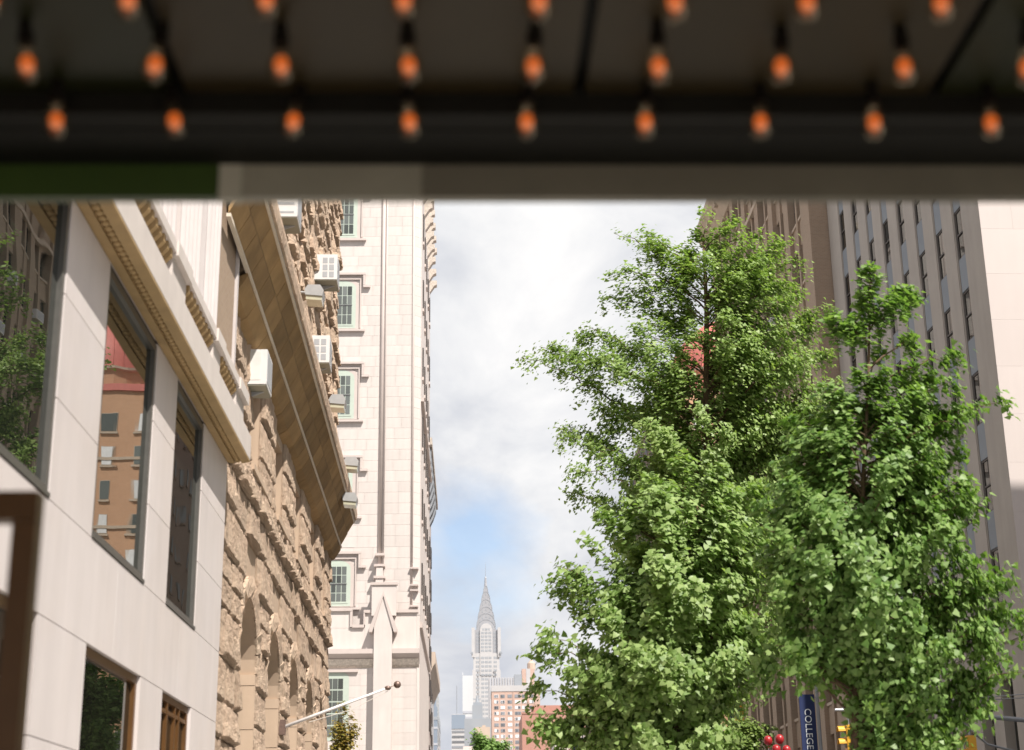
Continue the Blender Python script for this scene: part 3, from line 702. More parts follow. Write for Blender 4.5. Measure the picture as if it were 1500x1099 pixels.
    part('gable_cap', box(-7.45, -5.4, P - 0.4, P - 0.003, 22.902, 23.1), 'ashlar_trim', low)
    for x0, x1 in ((-30, -7.13), (-5.77, -3.75)):
        c = part('cornice', MB().prism([(P - 0.002, 17.0), (P - 0.25, 17.35), (P - 0.62, 17.75), (P - 0.62, 18.1), (P - 0.002, 18.15)], 'x', x0, x1), 'ashlar_trim', low)
        part('carved_frieze', MB().prism([(P - 0.003, 16.75), (P - 0.18, 16.95), (P - 0.40, 17.38), (P - 0.003, 17.3)], 'x', x0, x1 - 0.03), 'ashlar_carved', c)
    # block joints of the lower storey
    z = 6.0
    while z < 16.5:
        for x0, x1 in ((-9.0, -8.1), (-8.1, -7.15), (-5.75, -4.9), (-4.9, -4.0)):
            link('ashlar_block', blk, 'ashlar', low, (x0 + G, P, z + G), (x1 - x0 - 2 * G, 0.4, H - 2 * G))
        z += H
    w = part('window', MB().prism(arched(wx0, wx1 + 0.1, 11.5, 16.0), 'y', P - 0.03, P - 0.002), 'mint_frame', low)
    for i in range(4):
        for j in range(5):
            part('pane', box(wx0 + 0.3 + i * 0.4, wx0 + 0.66 + i * 0.4, P - 0.05, P - 0.031, 11.8 + j * 0.86, 12.55 + j * 0.86), 'glass_tower', w)
    part('hood', MB().box(wx0 - 0.5, wx1 + 0.75, P - 0.2, P - 0.002, 17.0 - 0.55, 16.63), 'ashlar_trim', low)
    # east flank: bands, rows of corbels and slit windows
    for zz in (58.0, 61.5):
        y = 1.6
        while y < 27:
            part('corbel', MB().prism([(-3.80, zz - 0.9), (-3.35, zz - 0.2), (-3.10, zz - 0.1), (-3.10, zz + 0.35), (-3.80, zz + 0.35)], 'y', y, y + 0.75), 'ashlar_carved', t); y += 3.1
    for y in (4.0, 9.0, 14.0, 19.0, 24.0):
        for zz in (23, 29, 35, 41, 47, 53):
            part('slit_window', box(-3.799, -3.70, y, y + 0.8, zz, zz + 2.6), 'window_dark', t)
            part('sill', box(-3.799, -3.68, y - 0.2, y + 1.0, zz - 0.25, zz - 0.002), 'ashlar_trim', t)
    part('band', MB().box(-3.799, -3.55, 0.8, 27.5, 38.0, 38.3).box(-3.799, -3.6, 0.8, 27.5, 20.0, 20.4), 'ashlar_trim', t)
    part('eaves', box(-30, -3.4, -0.8, 28.4, zt + 0.002, zt + 1.2), 'ashlar_trim', t)
build_tower()

# ------------------------------------------------------------------ buildings beyond the tower on the left
def build_left_far():
    t = thing('corniced_building', 'narrow pinkish building edge with a dark scalloped cornice beside the white tower', 'building', (0, 160, 0))
    part('wall', box(-30, -4.75, 0, 30, 0, 46), 'ashlar_trim', t)
    part('attic', box(-30, -4.9, 0.5, 29.5, 46.002, 55), 'pale_brick', t)
    part('parapet_block', box(-6, -4.7, 0.2, 2.2, 55.002, 56.5), 'ashlar_trim', t)
    for i in range(8):
        y = 0.4 + i * 3.4
        part('corbel', MB().prism([(-4.75, 42.4), (-4.35, 43.2), (-4.02, 44.2), (-4.02, 45.4), (-4.75, 45.6)], 'y', y, y + 1.5), 'slate_grey', t)
    part('cornice', box(-30, -3.9, -0.6, 30, 45.62, 46.4), 'ashlar_carved', t)
    for z in (14, 18, 22, 26, 30, 34, 38):
        for y in (3, 9, 15, 21, 27): part('window', box(-4.749, -4.62, y, y + 2.2, z, z + 2.3), 'window_dark', t)
    t = thing('stone_block', 'pale stone building with a deep brown cornice, seen edge-on past the tower', 'building', (0, 260, 0))
    part('wall', box(-40, -6.9, 0, 40, 0, 36.2), 'pale_concrete', t)
    part('attic', box(-40, -7.5, 1, 39, 38.2, 40.6), 'pale_concrete', t)
    part('cornice', MB().prism([(-6.9, 33.3), (-6.1, 35.2), (-5.7, 35.8), (-5.7, 37.6), (-40, 37.8), (-40, 36.21), (-6.9, 36.21)], 'y', -1.2, 40), 'tan_block', t)
    for z in range(8, 33, 4):
        for y in (3, 10, 17, 24): part('window', box(-6.899, -6.75, y, y + 2, z, z + 2.4), 'window_dark', t)
    t = thing('glass_block', 'slim blue-grey glass building rising at the end of the left row', 'building', (0, 400, 0))
    part('wall', box(-40, -8.25, 0, 40, 0, 43.5), 'glass_blue', t)
    part('crown_band', box(-40, -8.2, -0.1, 40, 40.2, 41.0), 'slate_grey', t)
    part('top_screen', box(-39, -8.6, 0.4, 39, 43.502, 49.5), 'glass_blue', t)
    for z in range(6, 40, 4): part('floor_band', box(-40, -8.2, -0.08, 40, z, z + 0.5), 'grey_slab', t)
build_left_far()

# ------------------------------------------------------------------ far skyline
def build_skyscraper():
    YS = 1600.0
    t = thing('art_deco_skyscraper', 'distant silver skyscraper with a tiered arched crown and needle spire', 'skyscraper', (16.7, YS, 0))
    hw = 13.3
    part('shaft', box(-hw, hw, 0, 2 * hw, 0, 222), 'pale_concrete', t)
    part('upper_shaft', box(-hw + 1.2, hw - 1.2, 1.2, 2 * hw - 1.2, 222.01, 246), 'steel_crown', t)
    for s in (-1, 1):
        part('corner_buttress', MB().box(s * hw - 1.6, s * hw + 1.6, -1.4, 1.8, 218, 248), 'pale_concrete', t)
        part('gargoyle', box(s * (hw + 1.6) - 1.2, s * (hw + 1.6) + 1.2, -3.0, -1.41, 221.2, 223.2), 'slate_grey', t)
        part('setback', box(s * hw - 4 if s > 0 else s * hw - 1, s * hw + 1 if s > 0 else s * hw + 4, -1.2, 6, 100, 205), 'pale_concrete', t)
    # windows of the shaft and the upper shaft, too small to pick apart
    wn = MB(); wu = MB()
    z = 70.0
    while z < 220:
        for x in (-9.9, -8.1): wn.box(x - 0.65, x + 0.65, -0.12, -0.005, z, z + 2.2) if z >= 205 else wn.box(x - 0.65, x + 0.65, -1.32, -1.205, z, z + 2.2)
        for x in (8.1, 9.9): wn.box(x - 0.65, x + 0.65, -0.12, -0.005, z, z + 2.2) if z >= 205 else wn.box(x - 0.65, x + 0.65, -1.32, -1.205, z, z + 2.2)
        for x in (-4.6, -3.0, -0.8, 0.8, 3.0, 4.6): wn.box(x - 0.6, x + 0.6, -0.12 if z < 198 else -0.75, -0.005 if z < 198 else -0.605, z, z + 2.2)
        z += 4.3
    z = 223.5
    while z < 250:
        for x in (-9.5, -7.9): wu.box(x - 0.5, x + 0.5, 1.05, 1.19, z, z + 2.2) if z < 244 else None
        for x in (9.5, 7.9): wu.box(x - 0.5, x + 0.5, 1.05, 1.19, z, z + 2.2) if z < 244 else None
        for x in (-4.6, -3.0, -0.8, 0.8, 3.0, 4.6):
            if z + 1.5 < 248.5 - abs(x) * 0.5: wu.box(x - 0.6, x + 0.6, -0.75, -0.605, z, z + 2.2)
        z += 3.6
    part('windows', wn, 'slate_grey', t, kind='stuff'); part('windows', wu, 'slate_grey', t, kind='stuff')
    part('central_bay', MB().prism([(-6.4, 200)] + [(6.4, 200)] + [(6.4 * math.cos(math.pi * k / 12), 245 + 7.5 * math.sin(math.pi * k / 12)) for k in range(13)], 'y', -0.6, 3), 'pale_concrete', t)
    # crown: tiers of crossed arches, each smaller and higher
    tiers = [(10.6, 240, 256.5), (9.8, 249, 263), (8.4, 257.5, 270), (6.6, 266, 278), (4.6, 275, 286.5), (2.7, 282, 293)]
    for i, (w, z0, z1) in enumerate(tiers):
        rise = z1 - z0
        arch = [(-w, 228), (w, 228)] + [(w * math.cos(math.pi * k / 14), z0 + rise * math.sin(math.pi * k / 14) ** 0.9) for k in range(15)]
        d = 11.8 - i * 1.5
        e = part('crown_tier', MB().prism(arch, 'y', hw - d, hw + d).prism([(a + hw, b_) for a, b_ in arch], 'x', -w * 0.62, w * 0.62), 'steel_crown', t)
        pts = [(w * math.cos(math.pi * k / 20), z0 + rise * math.sin(math.pi * k / 20) ** 0.9) for k in range(21)]
        part('rim', MB().tube([(a, hw - d - 0.1, b_) for a, b_ in pts], 0.22, 6), 'slate_grey', e)
        nw = [7, 5, 5, 3, 3, 1][i]
        for k in range(nw):
            a = math.pi * (0.5 + (k - (nw - 1) / 2) * (0.12 + 0.03 * i))
            rx, rz = w * 0.84 * math.cos(a), z0 + rise * 0.82 * math.sin(a); s = 1.0 - 0.06 * i
            part('crown_window', MB().prism([(rx - 0.7 * s, rz - 1.7 * s), (rx + 0.7 * s, rz - 1.7 * s), (rx, rz + 1.3 * s)], 'y', hw - d - 0.2, hw - d - 0.01), 'slate_grey', e)
    part('spire', MB().lathe([(2.7, 286), (1.9, 291), (1.3, 296), (0.95, 302), (0.55, 303)], 8, (0, hw, 0)), 'steel_crown', t)
    part('needle', MB().lathe([(0.3, 302.8), (0.08, 319)], 6, (0, hw, 0)), 'slate_grey', t)
build_skyscraper()

def slab(name, label, Y, x0, x1, ztop, depth, material, bands=None, band_mat='glass_far', z0=0.0):
    t = thing(name, label, 'building', ((x0 + x1) / 2, Y, 0)); w = (x1 - x0) / 2
    part('wall', box(-w, w, 0, depth, z0, ztop), material, t)
    if bands:
        za, zb, st, h = bands; z = za
        while z < zb: part('window_band', box(-w + 0.4, w - 0.4, -0.3, -0.01, z, z + h), band_mat, t); z += st
    return t
s_ = slab('white_slab', 'plain white slab tower left of the silver skyscraper, striped lower down', 1300, -6.2, 2.4, 162.5, 40, 'white_curtain', (95, 133.5, 4.6, 2.0), 'grey_slab')
part('roof_edge', box(-4.3, -3.8, -0.2, 40, 162.502, 165), 'white_curtain', s_)
s_ = slab('glass_office', 'low grey-green glass office block with a mast, left of the white slab', 1150, -13.5, -3.6, 116.5, 30, 'pale_concrete', (60, 104, 3.6, 1.5), 'glass_far')
part('mast', MB().tube([(-1.2, 8, 116.5), (-1.2, 8, 137.5)], 0.35, 6), 'slate_grey', s_)
part('crown_band', box(-4.9, 4.9, -0.4, -0.02, 106, 116), 'glass_blue', s_)
s_ = slab('ribbed_slab', 'grey ribbed slab tower behind the salmon brick block', 1250, 14.9, 39.5, 154.5, 30, 'grey_slab')
for i in range(12): part('rib', box(-12.0 + i * 2.1, -11.4 + i * 2.1, -0.7, -0.01, 60, 154.4), 'pale_concrete', s_)
s_ = slab('stepped_slate_tower', 'stepped slate-grey building in shade below the silver skyscraper', 700, -2.6, 9.2, 69.5, 25, 'slate_grey')
part('upper_step', box(-2.4, 2.2, 2, 22, 69.502, 75.5), 'slate_grey', s_); part('top_step', box(-2.0, 1.9, 4, 20, 75.502, 77), 'slate_grey', s_)
part('roof_tank', MB().tube([(-0.2, 8, 77.0), (-0.2, 8, 80.0)], [0.9, 0.3], 8).box(-2.0, 1.6, 7.8, 8.2, 78.6, 79.0), 'slate_grey', s_)
s_ = slab('tan_block', 'small tan block with a darker niche in front of the slate building', 680, 2.2, 8.5, 64.0, 20, 'tan_block')
part('niche', box(-0.6, 1.8, -0.3, -0.01, 40, 57.5), 'brownstone_dark', s_); part('bulkhead', box(-0.2, 1.2, 3, 8, 64.002, 65), 'tan_block', s_)
slab('pale_block', 'low pale block in the street end, beneath the slate building', 640, -2.9, 3.2, 52.8, 20, 'pale_brick')

def build_apartment():
    t = thing('brick_apartment', 'salmon brick apartment tower with a regular grid of pale windows', 'building', (16.6, 600, 0))
    w = 8.4
    part('wall', box(-w, w + 1.5, 0, 25, 0, 69.8), 'salmon_brick', t)
    part('parapet', box(-w - 0.15, w + 1.6, -0.2, 25, 69.802, 72.0), 'pale_concrete', t)
    r_ = random.Random(5)
    fr = MB().box(0, 1, -0.10, -0.006, 0, 1).mesh('window'); pn = MB().box(0.06, 0.47, -0.13, -0.101, 0.08, 0.92).mesh('pane'); pn2 = MB().box(0.53, 0.94, -0.13, -0.101, 0.08, 0.92).mesh('pane')
    frs = {k: MB().box(0, 1, -0.10, -0.006, 0, 1).mesh('window') for k in ('blind_white', 'slate_grey')}
    pns = {k: [MB().box(a, b_, -0.13, -0.101, 0.08, 0.92).mesh('pane') for a, b_ in ((0.06, 0.47), (0.53, 0.94))] for k in ('blind_white', 'glass_far')}
    z = 67.4
    while z > 30:
        for x, ww in ((-7.5, 1.65), (-5.1, 1.65), (-2.4, 1.65), (0.3, 2.3), (3.1, 1.65), (5.9, 1.6)):
            k = r_.random(); f = link('window', frs['blind_white' if k < 0.7 else 'slate_grey'], 'blind_white' if k < 0.7 else 'slate_grey', t, (x, 0, z), (ww, 1, 1.2))
            for q in (0, 1):
                m_ = 'blind_white' if (k < 0.55 and r_.random() < 0.8) else 'glass_far'
                link('pane', pns[m_][q], m_, f)
        z -= 2.13
    for x in (-0.35, 4.95, 7.75): part('brick_pier', box(x, x + 0.22, -0.2, -0.006, 20, 69.7), 'salmon_brick', t)
    part('bulkhead', box(3.4, 8.2, 6, 14, 72.002, 79), 'salmon_brick', t)
    part('bulkhead_trim', box(5.0, 6.6, 5.9, 5.999, 72.003, 79.02), 'pale_concrete', t)
    part('water_tank', MB().lathe([(0.01, 83.2), (1.6, 81.5), (1.6, 79.03), (0.01, 79.02)], 10, (7.2, 10, 0)), 'tan_block', t)
    part('stair_tower', box(0.4, 3.3, 5, 12, 72.002, 76.8), 'slate_grey', t)
build_apartment()
def build_mid():
    t = thing('red_brick_block', 'plain red brick block in front of the salmon apartment tower', 'building', (31, 480, 0))
    part('wall', box(-15.4, 20, 0, 30, 0, 49.4), 'red_brick', t); part('upper_step', box(-11.8, 20, 6, 28, 49.402, 52.5), 'red_brick', t)
    part('coping', box(-15.6, 20.2, -0.2, 0.4, 49.403, 49.9), 'red_brick', t)
    t = thing('arched_front', 'pale low building with one big dark arch beside the red brick block', 'building', (26.5, 380, 0))
    part('wall', box(-6.3, 9, 0, 20, 0, 34.4), 'pale_brick', t)
    part('arch', MB().prism([(-4.6, 18), (4.8, 18)] + [(0.1 + 4.7 * math.cos(math.pi * k / 12), 28.2 + 4.0 * math.sin(math.pi * k / 12)) for k in range(13)], 'y', -0.25, -0.01), 'dark_brick', t)
    t = thing('dark_terrace', 'dark brick terrace seen between leaves behind the far tree', 'building', (32, 260, 0))
    part('wall', box(-8.8, 14, 0, 60, 0, 34), 'dark_brick', t)
    for z in (12, 17, 22, 27):
        for x in (-7.5, -5, -2.5, 0, 2.5, 5):
            f = part('window', box(x, x + 1.4, -0.15, -0.01, z, z + 2.6), 'ac_grey', t); part('pane', box(x + 0.1, x + 1.3, -0.18, -0.151, z + 0.1, z + 2.5), 'glass_far', f)
    part('party_wall', box(-3.2, 2.4, -1.2, -0.19, 0, 31), 'red_brick', t)
build_mid()

# ------------------------------------------------------------------ right side: limestone building
def build_limestone():
    t = thing('limestone_building', 'grey limestone building with tall window strips and a bright blank end wall', 'building', (18.6, 51.7, 0), 0.034)
    L_ = 19.4; ZT = 39.5; Dp = 0.07
    r0 = 1.76 - 0.0; pit = 2.132; ow = 0.93
    strips = [(r0 + pit * k, r0 + pit * k + ow) for k in range(8)]
    zb = 9.9
    # piers: each with stepped far jamb
    e = 0.0
    for i, (a, c) in enumerate(strips + [(L_, L_)]):
        p = part('pier', box(0, 1.2, e + (0.02 if i else 0), a, zb, ZT - 1.0 if i < 8 else ZT - 1.0), 'limestone', t)
        if i: part('reveal', MB().box(0.03, 0.069, e - 0.04, e + 0.019, zb, ZT - 1), 'limestone', p)
        e = c
    part('frieze', box(0, 1.2, 0, L_, ZT - 0.998, ZT), 'limestone', t)
    part('core', box(1.201, 22, 0.3, L_ - 0.01, 0, ZT - 0.2), 'window_dark', t)
    # south end wall in big slabs
    part('end_wall', box(0.004, 22, 0.02, 0.29, zb, ZT), 'limestone', t)
    sl_ = MB().box(0, 1, -0.03, 0, 0, 1).mesh('slab')
    r_ = random.Random(2); z = zb
    while z < ZT - 0.1:
        h = min(1.75, ZT - z); x = 0.0; w0 = r_.choice([1.2, 2.0])
        while x < 6.9:
            w = w0 if x == 0 else r_.choice([1.9, 2.4, 3.0])
            link('slab', sl_, 'limestone_light', t, (x + 0.002, 0.02, z + 0.002), (w - 0.004, 1, h - 0.004)); x += w
        z += h
    # windows and spandrels
    fr = MB().box(0, 0.06, 0, 0.05, 0, 1.94).box(0, 0.06, ow - 0.17, ow - 0.115, 0, 1.94).box(0, 0.061, 0.05, ow - 0.17, 0, 0.06).box(0, 0.061, 0.05, ow - 0.17, 1.87, 1.94).box(-0.015, 0.05, 0.05, ow - 0.17, 0.93, 0.99).mesh('window')
    pn = MB().box(0.03, 0.04, 0.04, ow - 0.16, 0.05, 1.9).mesh('pane'); sp = MB().box(0.0, 0.1, 0.0, ow - 0.115, 0.0, 1.32).mesh('spandrel')
    for a, c in strips:
        k = 0
        while True:
            zh = 35.42 - 3.262 * k; k += 1
            if zh < zb + 0.5: break
            if zh > ZT: continue
            z0 = zh - 1.94
            w = link('window', fr, 'window_dark', t, (Dp, a, z0)); link('pane', pn, 'glass_right', w)
            link('spandrel', sp, 'spandrel_metal', t, (Dp - 0.03, a, zh + 0.002))
        part('strip_backing', box(Dp + 0.12, 1.19, a, c, zb, ZT - 1.01), 'window_dark', t)
    # base: moulding, piers, tall lower windows
    part('base_moulding', MB().box(-0.25, 1.2, -0.25, L_, 9.55, 9.898).box(-0.12, 1.2, -0.12, L_, 9.2, 9.548), 'limestone', t)
    e = -0.05
    for a, c in strips + [(L_, L_)]:
        part('pier', box(-0.05, 1.2, e, a - 0.1, 0, 8.05), 'limestone', t); e = c + 0.15
    part('lintel', box(-0.05, 1.2, -0.05, L_, 8.052, 9.198), 'limestone', t)
    part('base_end', box(1.201, 22, -0.04, 0.299, 0, 9.54), 'limestone', t)
    for a, c in strips:
        w = part('window', box(0.3, 0.4, a - 0.1, c + 0.15, 0.4, 8.05), 'galvanised', t); part('pane', box(0.28, 0.299, a, c + 0.05, 0.5, 7.95), 'glass_right', w)
    part('cornice', box(-0.35, 22, -0.3, L_ + 0.1, ZT + 0.002, ZT + 0.7), 'limestone', t)
build_limestone()
# the office block over the cross street whose shadow falls on the end wall
def build_corner():
    t = thing('corner_office', 'limestone office block over the cross street, outside the picture', 'building', (27.5, 4, 0))
    part('wall', box(0, 26, 0, 32, 0, 38), 'limestone', t); part('parapet', box(-0.1, 26, -0.1, 32.1, 38.002, 39), 'limestone', t)
    for z in range(3, 36, 4):
        for y in range(2, 31, 4): part('window', box(-0.12, -0.01, y, y + 2, z, z + 2.4), 'glass_right', t)
build_corner()

# ------------------------------------------------------------------ right side: buff brick building with air conditioners
def build_brick():
    t = thing('buff_brick_building', 'shaded buff brick building with piers, window air conditioners and a heavy cornice', 'building', (17.2, 71.2, 0))
    L_ = 29.6; ZT = 45.0
    bays = []; y = 1.9
    while y < L_ - 1.6: bays.append((y, y + 1.25)); bays.append((y + 1.62, y + 2.87)); y += 3.98
    floors = [2.5 + 3.52 * k for k in range(12)]; wh = 2.05
    # wall with openings: spandrel strips per bay and piers between
    e = 0.0
    for i, (a, c) in enumerate(bays):
        wide = i % 2 == 0
        part('pier', box(-0.16 if wide else -0.05, 0.8, e, a, 0, ZT - 1.5), 'buff_brick', t); e = c
        zz = 0.0
        for f in floors:
            part('spandrel_panel', box(0.06, 0.8, a, c, zz, f), 'buff_brick', t); zz = f + wh
        part('spandrel_panel', box(0.06, 0.8, a, c, zz, ZT - 1.5), 'buff_brick', t)
    part('pier', box(-0.16, 0.8, e, L_, 0, ZT - 1.5), 'buff_brick', t)
    part('wall', MB().box(0.801, 20, 0.3, L_, 0, ZT), 'buff_brick', t); part('end_wall', box(0.0, 20, 0.001, 0.299, 0, ZT), 'buff_brick', t)
    fr = MB().box(0, 0.05, 0, 0.06, 0, wh).box(0, 0.05, 1.19, 1.25, 0, wh).box(0, 0.051, 0.06, 1.19, 0, 0.06).box(0, 0.051, 0.06, 1.19, wh - 0.06, wh).box(-0.02, 0.05, 0.06, 1.19, wh / 2 - 0.03, wh / 2 + 0.03).mesh('window')
    pn = MB().box(0.03, 0.04, 0.05, 1.2, 0.05, wh - 0.05).mesh('pane'); sil = MB().box(-0.2, 0.02, -0.05, 1.3, -0.14, -0.003).mesh('sill')
    for a, c in bays:
        for f in floors:
            if f < 8: continue
            w = link('window', fr, 'window_dark', t, (0.20, a, f)); link('pane', pn, 'glass_right', w); link('sill', sil, 'buff_trim', w, (-0.02, 0, 0))
    part('cornice', MB().prism([(-0.16, ZT - 1.5), (-0.5, ZT - 1.1), (-0.9, ZT - 0.6), (-1.1, ZT - 0.4), (-1.1, ZT + 0.15), (0.79, ZT + 0.15), (0.79, ZT - 1.499)], 'y', -0.5, L_ + 0.9), 'buff_trim', t)
    y = 0.2
    while y < L_:
        part('modillion', box(-0.85, -0.45, y, y + 0.35, ZT - 1.0, ZT - 0.62), 'buff_trim', t); y += 1.1
    part('band', box(-0.2, 0.1, -0.1, L_ + 0.1, ZT - 5.5, ZT - 5.2), 'buff_trim', t)
    # air conditioners in some windows
    spots = [(5, 9), (4, 8), (8, 9), (7, 8), (3, 6), (6, 7), (9, 8), (2, 4), (6, 5), (4, 3), (10, 6)]
    W_ = 'first second third fourth fifth sixth seventh eighth ninth tenth eleventh twelfth thirteenth fourteenth'.split()
    for (bi, fi) in spots:
        if bi >= len(bays): continue
        a, c = bays[bi]; 
        o = make_ac('air_conditioner', 'pale air conditioner on the buff brick building, %s floor, %s window from its lit end' % (W_[fi], W_[bi]),
                (17.2 + 0.36, 71.2 + (a + c) / 2, floors[fi] + 0.03), math.pi, 1.0, 0.62, 0.72, 'air conditioners on the buff brick building')
build_brick()

# ------------------------------------------------------------------ red-domed brick building and dark block further up the right side
def build_domed():
    t = thing('domed_building', 'orange brick building with a red metal dome, glimpsed through leaves and in the window', 'building', (21.3, 150, -2.4))
    part('wall', box(0, 15, 0, 22, 0, 51.2), 'orange_brick', t)
    part('roof_band', box(-0.25, 15.2, -0.25, 22.2, 51.202, 51.9), 'red_roof', t)
    part('drum', MB().lathe([(7.2, 51.902), (7.2, 54.0)], 24, (7.4, 8, 0)), 'orange_brick', t)
    part('eave', MB().lathe([(7.2, 53.8), (7.55, 53.9), (7.55, 54.15), (7.1, 54.2)], 24, (7.4, 8, 0)), 'buff_trim', t)
    d = part('dome', MB().lathe([(7.25 * math.cos(a), 54.1 + 7.0 * math.sin(a)) for a in [math.pi / 2 * k / 10 * 0.999 for k in range(11)]], 28, (7.4, 8, 0)), 'red_roof', t, True)
    for k in range(28):
        q = 2 * math.pi * k / 28
        part('roof_seam', MB().tube([(7.4 + 7.3 * math.cos(a) * math.cos(q), 8 + 7.3 * math.cos(a) * math.sin(q), 54.1 + 7.05 * math.sin(a)) for a in [math.pi / 2 * j / 6 * 0.98 for j in range(7)]], 0.06, 4), 'red_roof', d)
    r_ = random.Random(8)
    for x in (1.3, 4.6, 8.2, 11.6):
        k = 0; z = 47.0
        while z > 10:
            w = part('window', box(x - 0.08, x + 1.38, -0.06, -0.005, z - 0.08, z + 1.9), 'buff_trim', t)
            part('pane', box(x, x + 1.3, -0.10, -0.061, z, z + 1.82), 'blind_white' if r_.random() < 0.25 else 'glass_tower', w)
            part('sill', box(x - 0.2, x + 1.5, -0.2, -0.007, z - 0.28, z - 0.082), 'buff_trim', w)
            z -= 3.45
    for z in (44.9, 38.0): part('band', box(-0.1, 15.1, -0.15, -0.006, z - 0.9, z - 0.6), 'buff_trim', t)
    part('side_wing', box(-0.35, -0.003, 0.7, 21.8, 0, 50.5), 'dark_brick', t)
    for z in range(8, 49, 4):
        for y in range(2, 21, 4):
            w = part('window', box(-0.40, -0.352, y, y + 1.3, z, z + 1.7), 'window_dark', t); part('sill', box(-0.5, -0.401, y - 0.1, y + 1.4, z - 0.2, z - 0.02), 'dark_brick', w)
    t = thing('dark_brick_block', 'tall dark brick block up the street, seen reflected in the narrow window', 'building', (24.0, 176, 0))
    part('wall', box(0, 18, 0, 50, 0, 60), 'dark_brick', t)
    for z in range(12, 58, 4):
        for y in range(2, 46, 6):
            w = part('window', box(-0.1, -0.005, y, y + 2.0, z, z + 2.2), 'slate_grey', t); part('pane', box(-0.14, -0.101, y + 0.15, y + 1.85, z + 0.15, z + 2.05), 'window_dark', w)
        for x in (2, 6, 10, 14):
            w = part('window', box(x, x + 1.5, -0.1, -0.005, z, z + 2.2), 'slate_grey', t); part('pane', box(x + 0.12, x + 1.38, -0.14, -0.101, z + 0.12, z + 2.08), 'window_dark', w)
build_domed()

# ------------------------------------------------------------------ trees
def leaf_crown(name, pts, size, material, parent, seed, outc, per=6, spread=0.09):
    """fan-shaped leaves in tufts at the given points"""
    r_ = np.random.RandomState(seed); P = np.repeat(np.asarray(pts, float), per, axis=0); n = len(P)
    P = P + r_.normal(0, spread, P.shape)
    out = P - np.asarray(outc, float)[None, :]; out[:, 2] *= 0.4; out /= (np.linalg.norm(out, axis=1, keepdims=True) + 1e-6)
    nrm = r_.normal(0, 0.36, (n, 3)) + out * 0.7 + np.array([0.15, -0.25, 0.5]); nrm /= np.linalg.norm(nrm, axis=1, keepdims=True)
    u = np.cross(nrm, r_.normal(0, 1, (n, 3))); u /= np.linalg.norm(u, axis=1, keepdims=True)
    v = np.cross(nrm, u); s = size * r_.uniform(0.55, 1.35, (n, 1))
    bend = nrm * s * r_.uniform(-0.22, 0.05, (n, 1))
    V = np.stack([P - v * s * 0.45, P + u * s * 0.55 + v * s * 0.30 + bend, P + v * s * 0.45, P - u * s * 0.55 + v * s * 0.30 + bend], axis=1).reshape(-1, 3)
    me = bpy.data.meshes.new(name); me.vertices.add(n * 4); me.vertices.foreach_set('co', V.ravel().astype(np.float32))
    idx = np.arange(n)[:, None] * 4 + np.array([0, 1, 2, 0, 2, 3])[None, :]
    me.loops.add(n * 6); me.loops.foreach_set('vertex_index', idx.ravel().astype(np.int32))
    me.polygons.add(n * 2); me.polygons.foreach_set('loop_start', (np.arange(n * 2) * 3).astype(np.int32)); me.polygons.foreach_set('loop_total', np.full(n * 2, 3, np.int32))
    me.update(); me.validate()
    return link(name, me, material, parent)

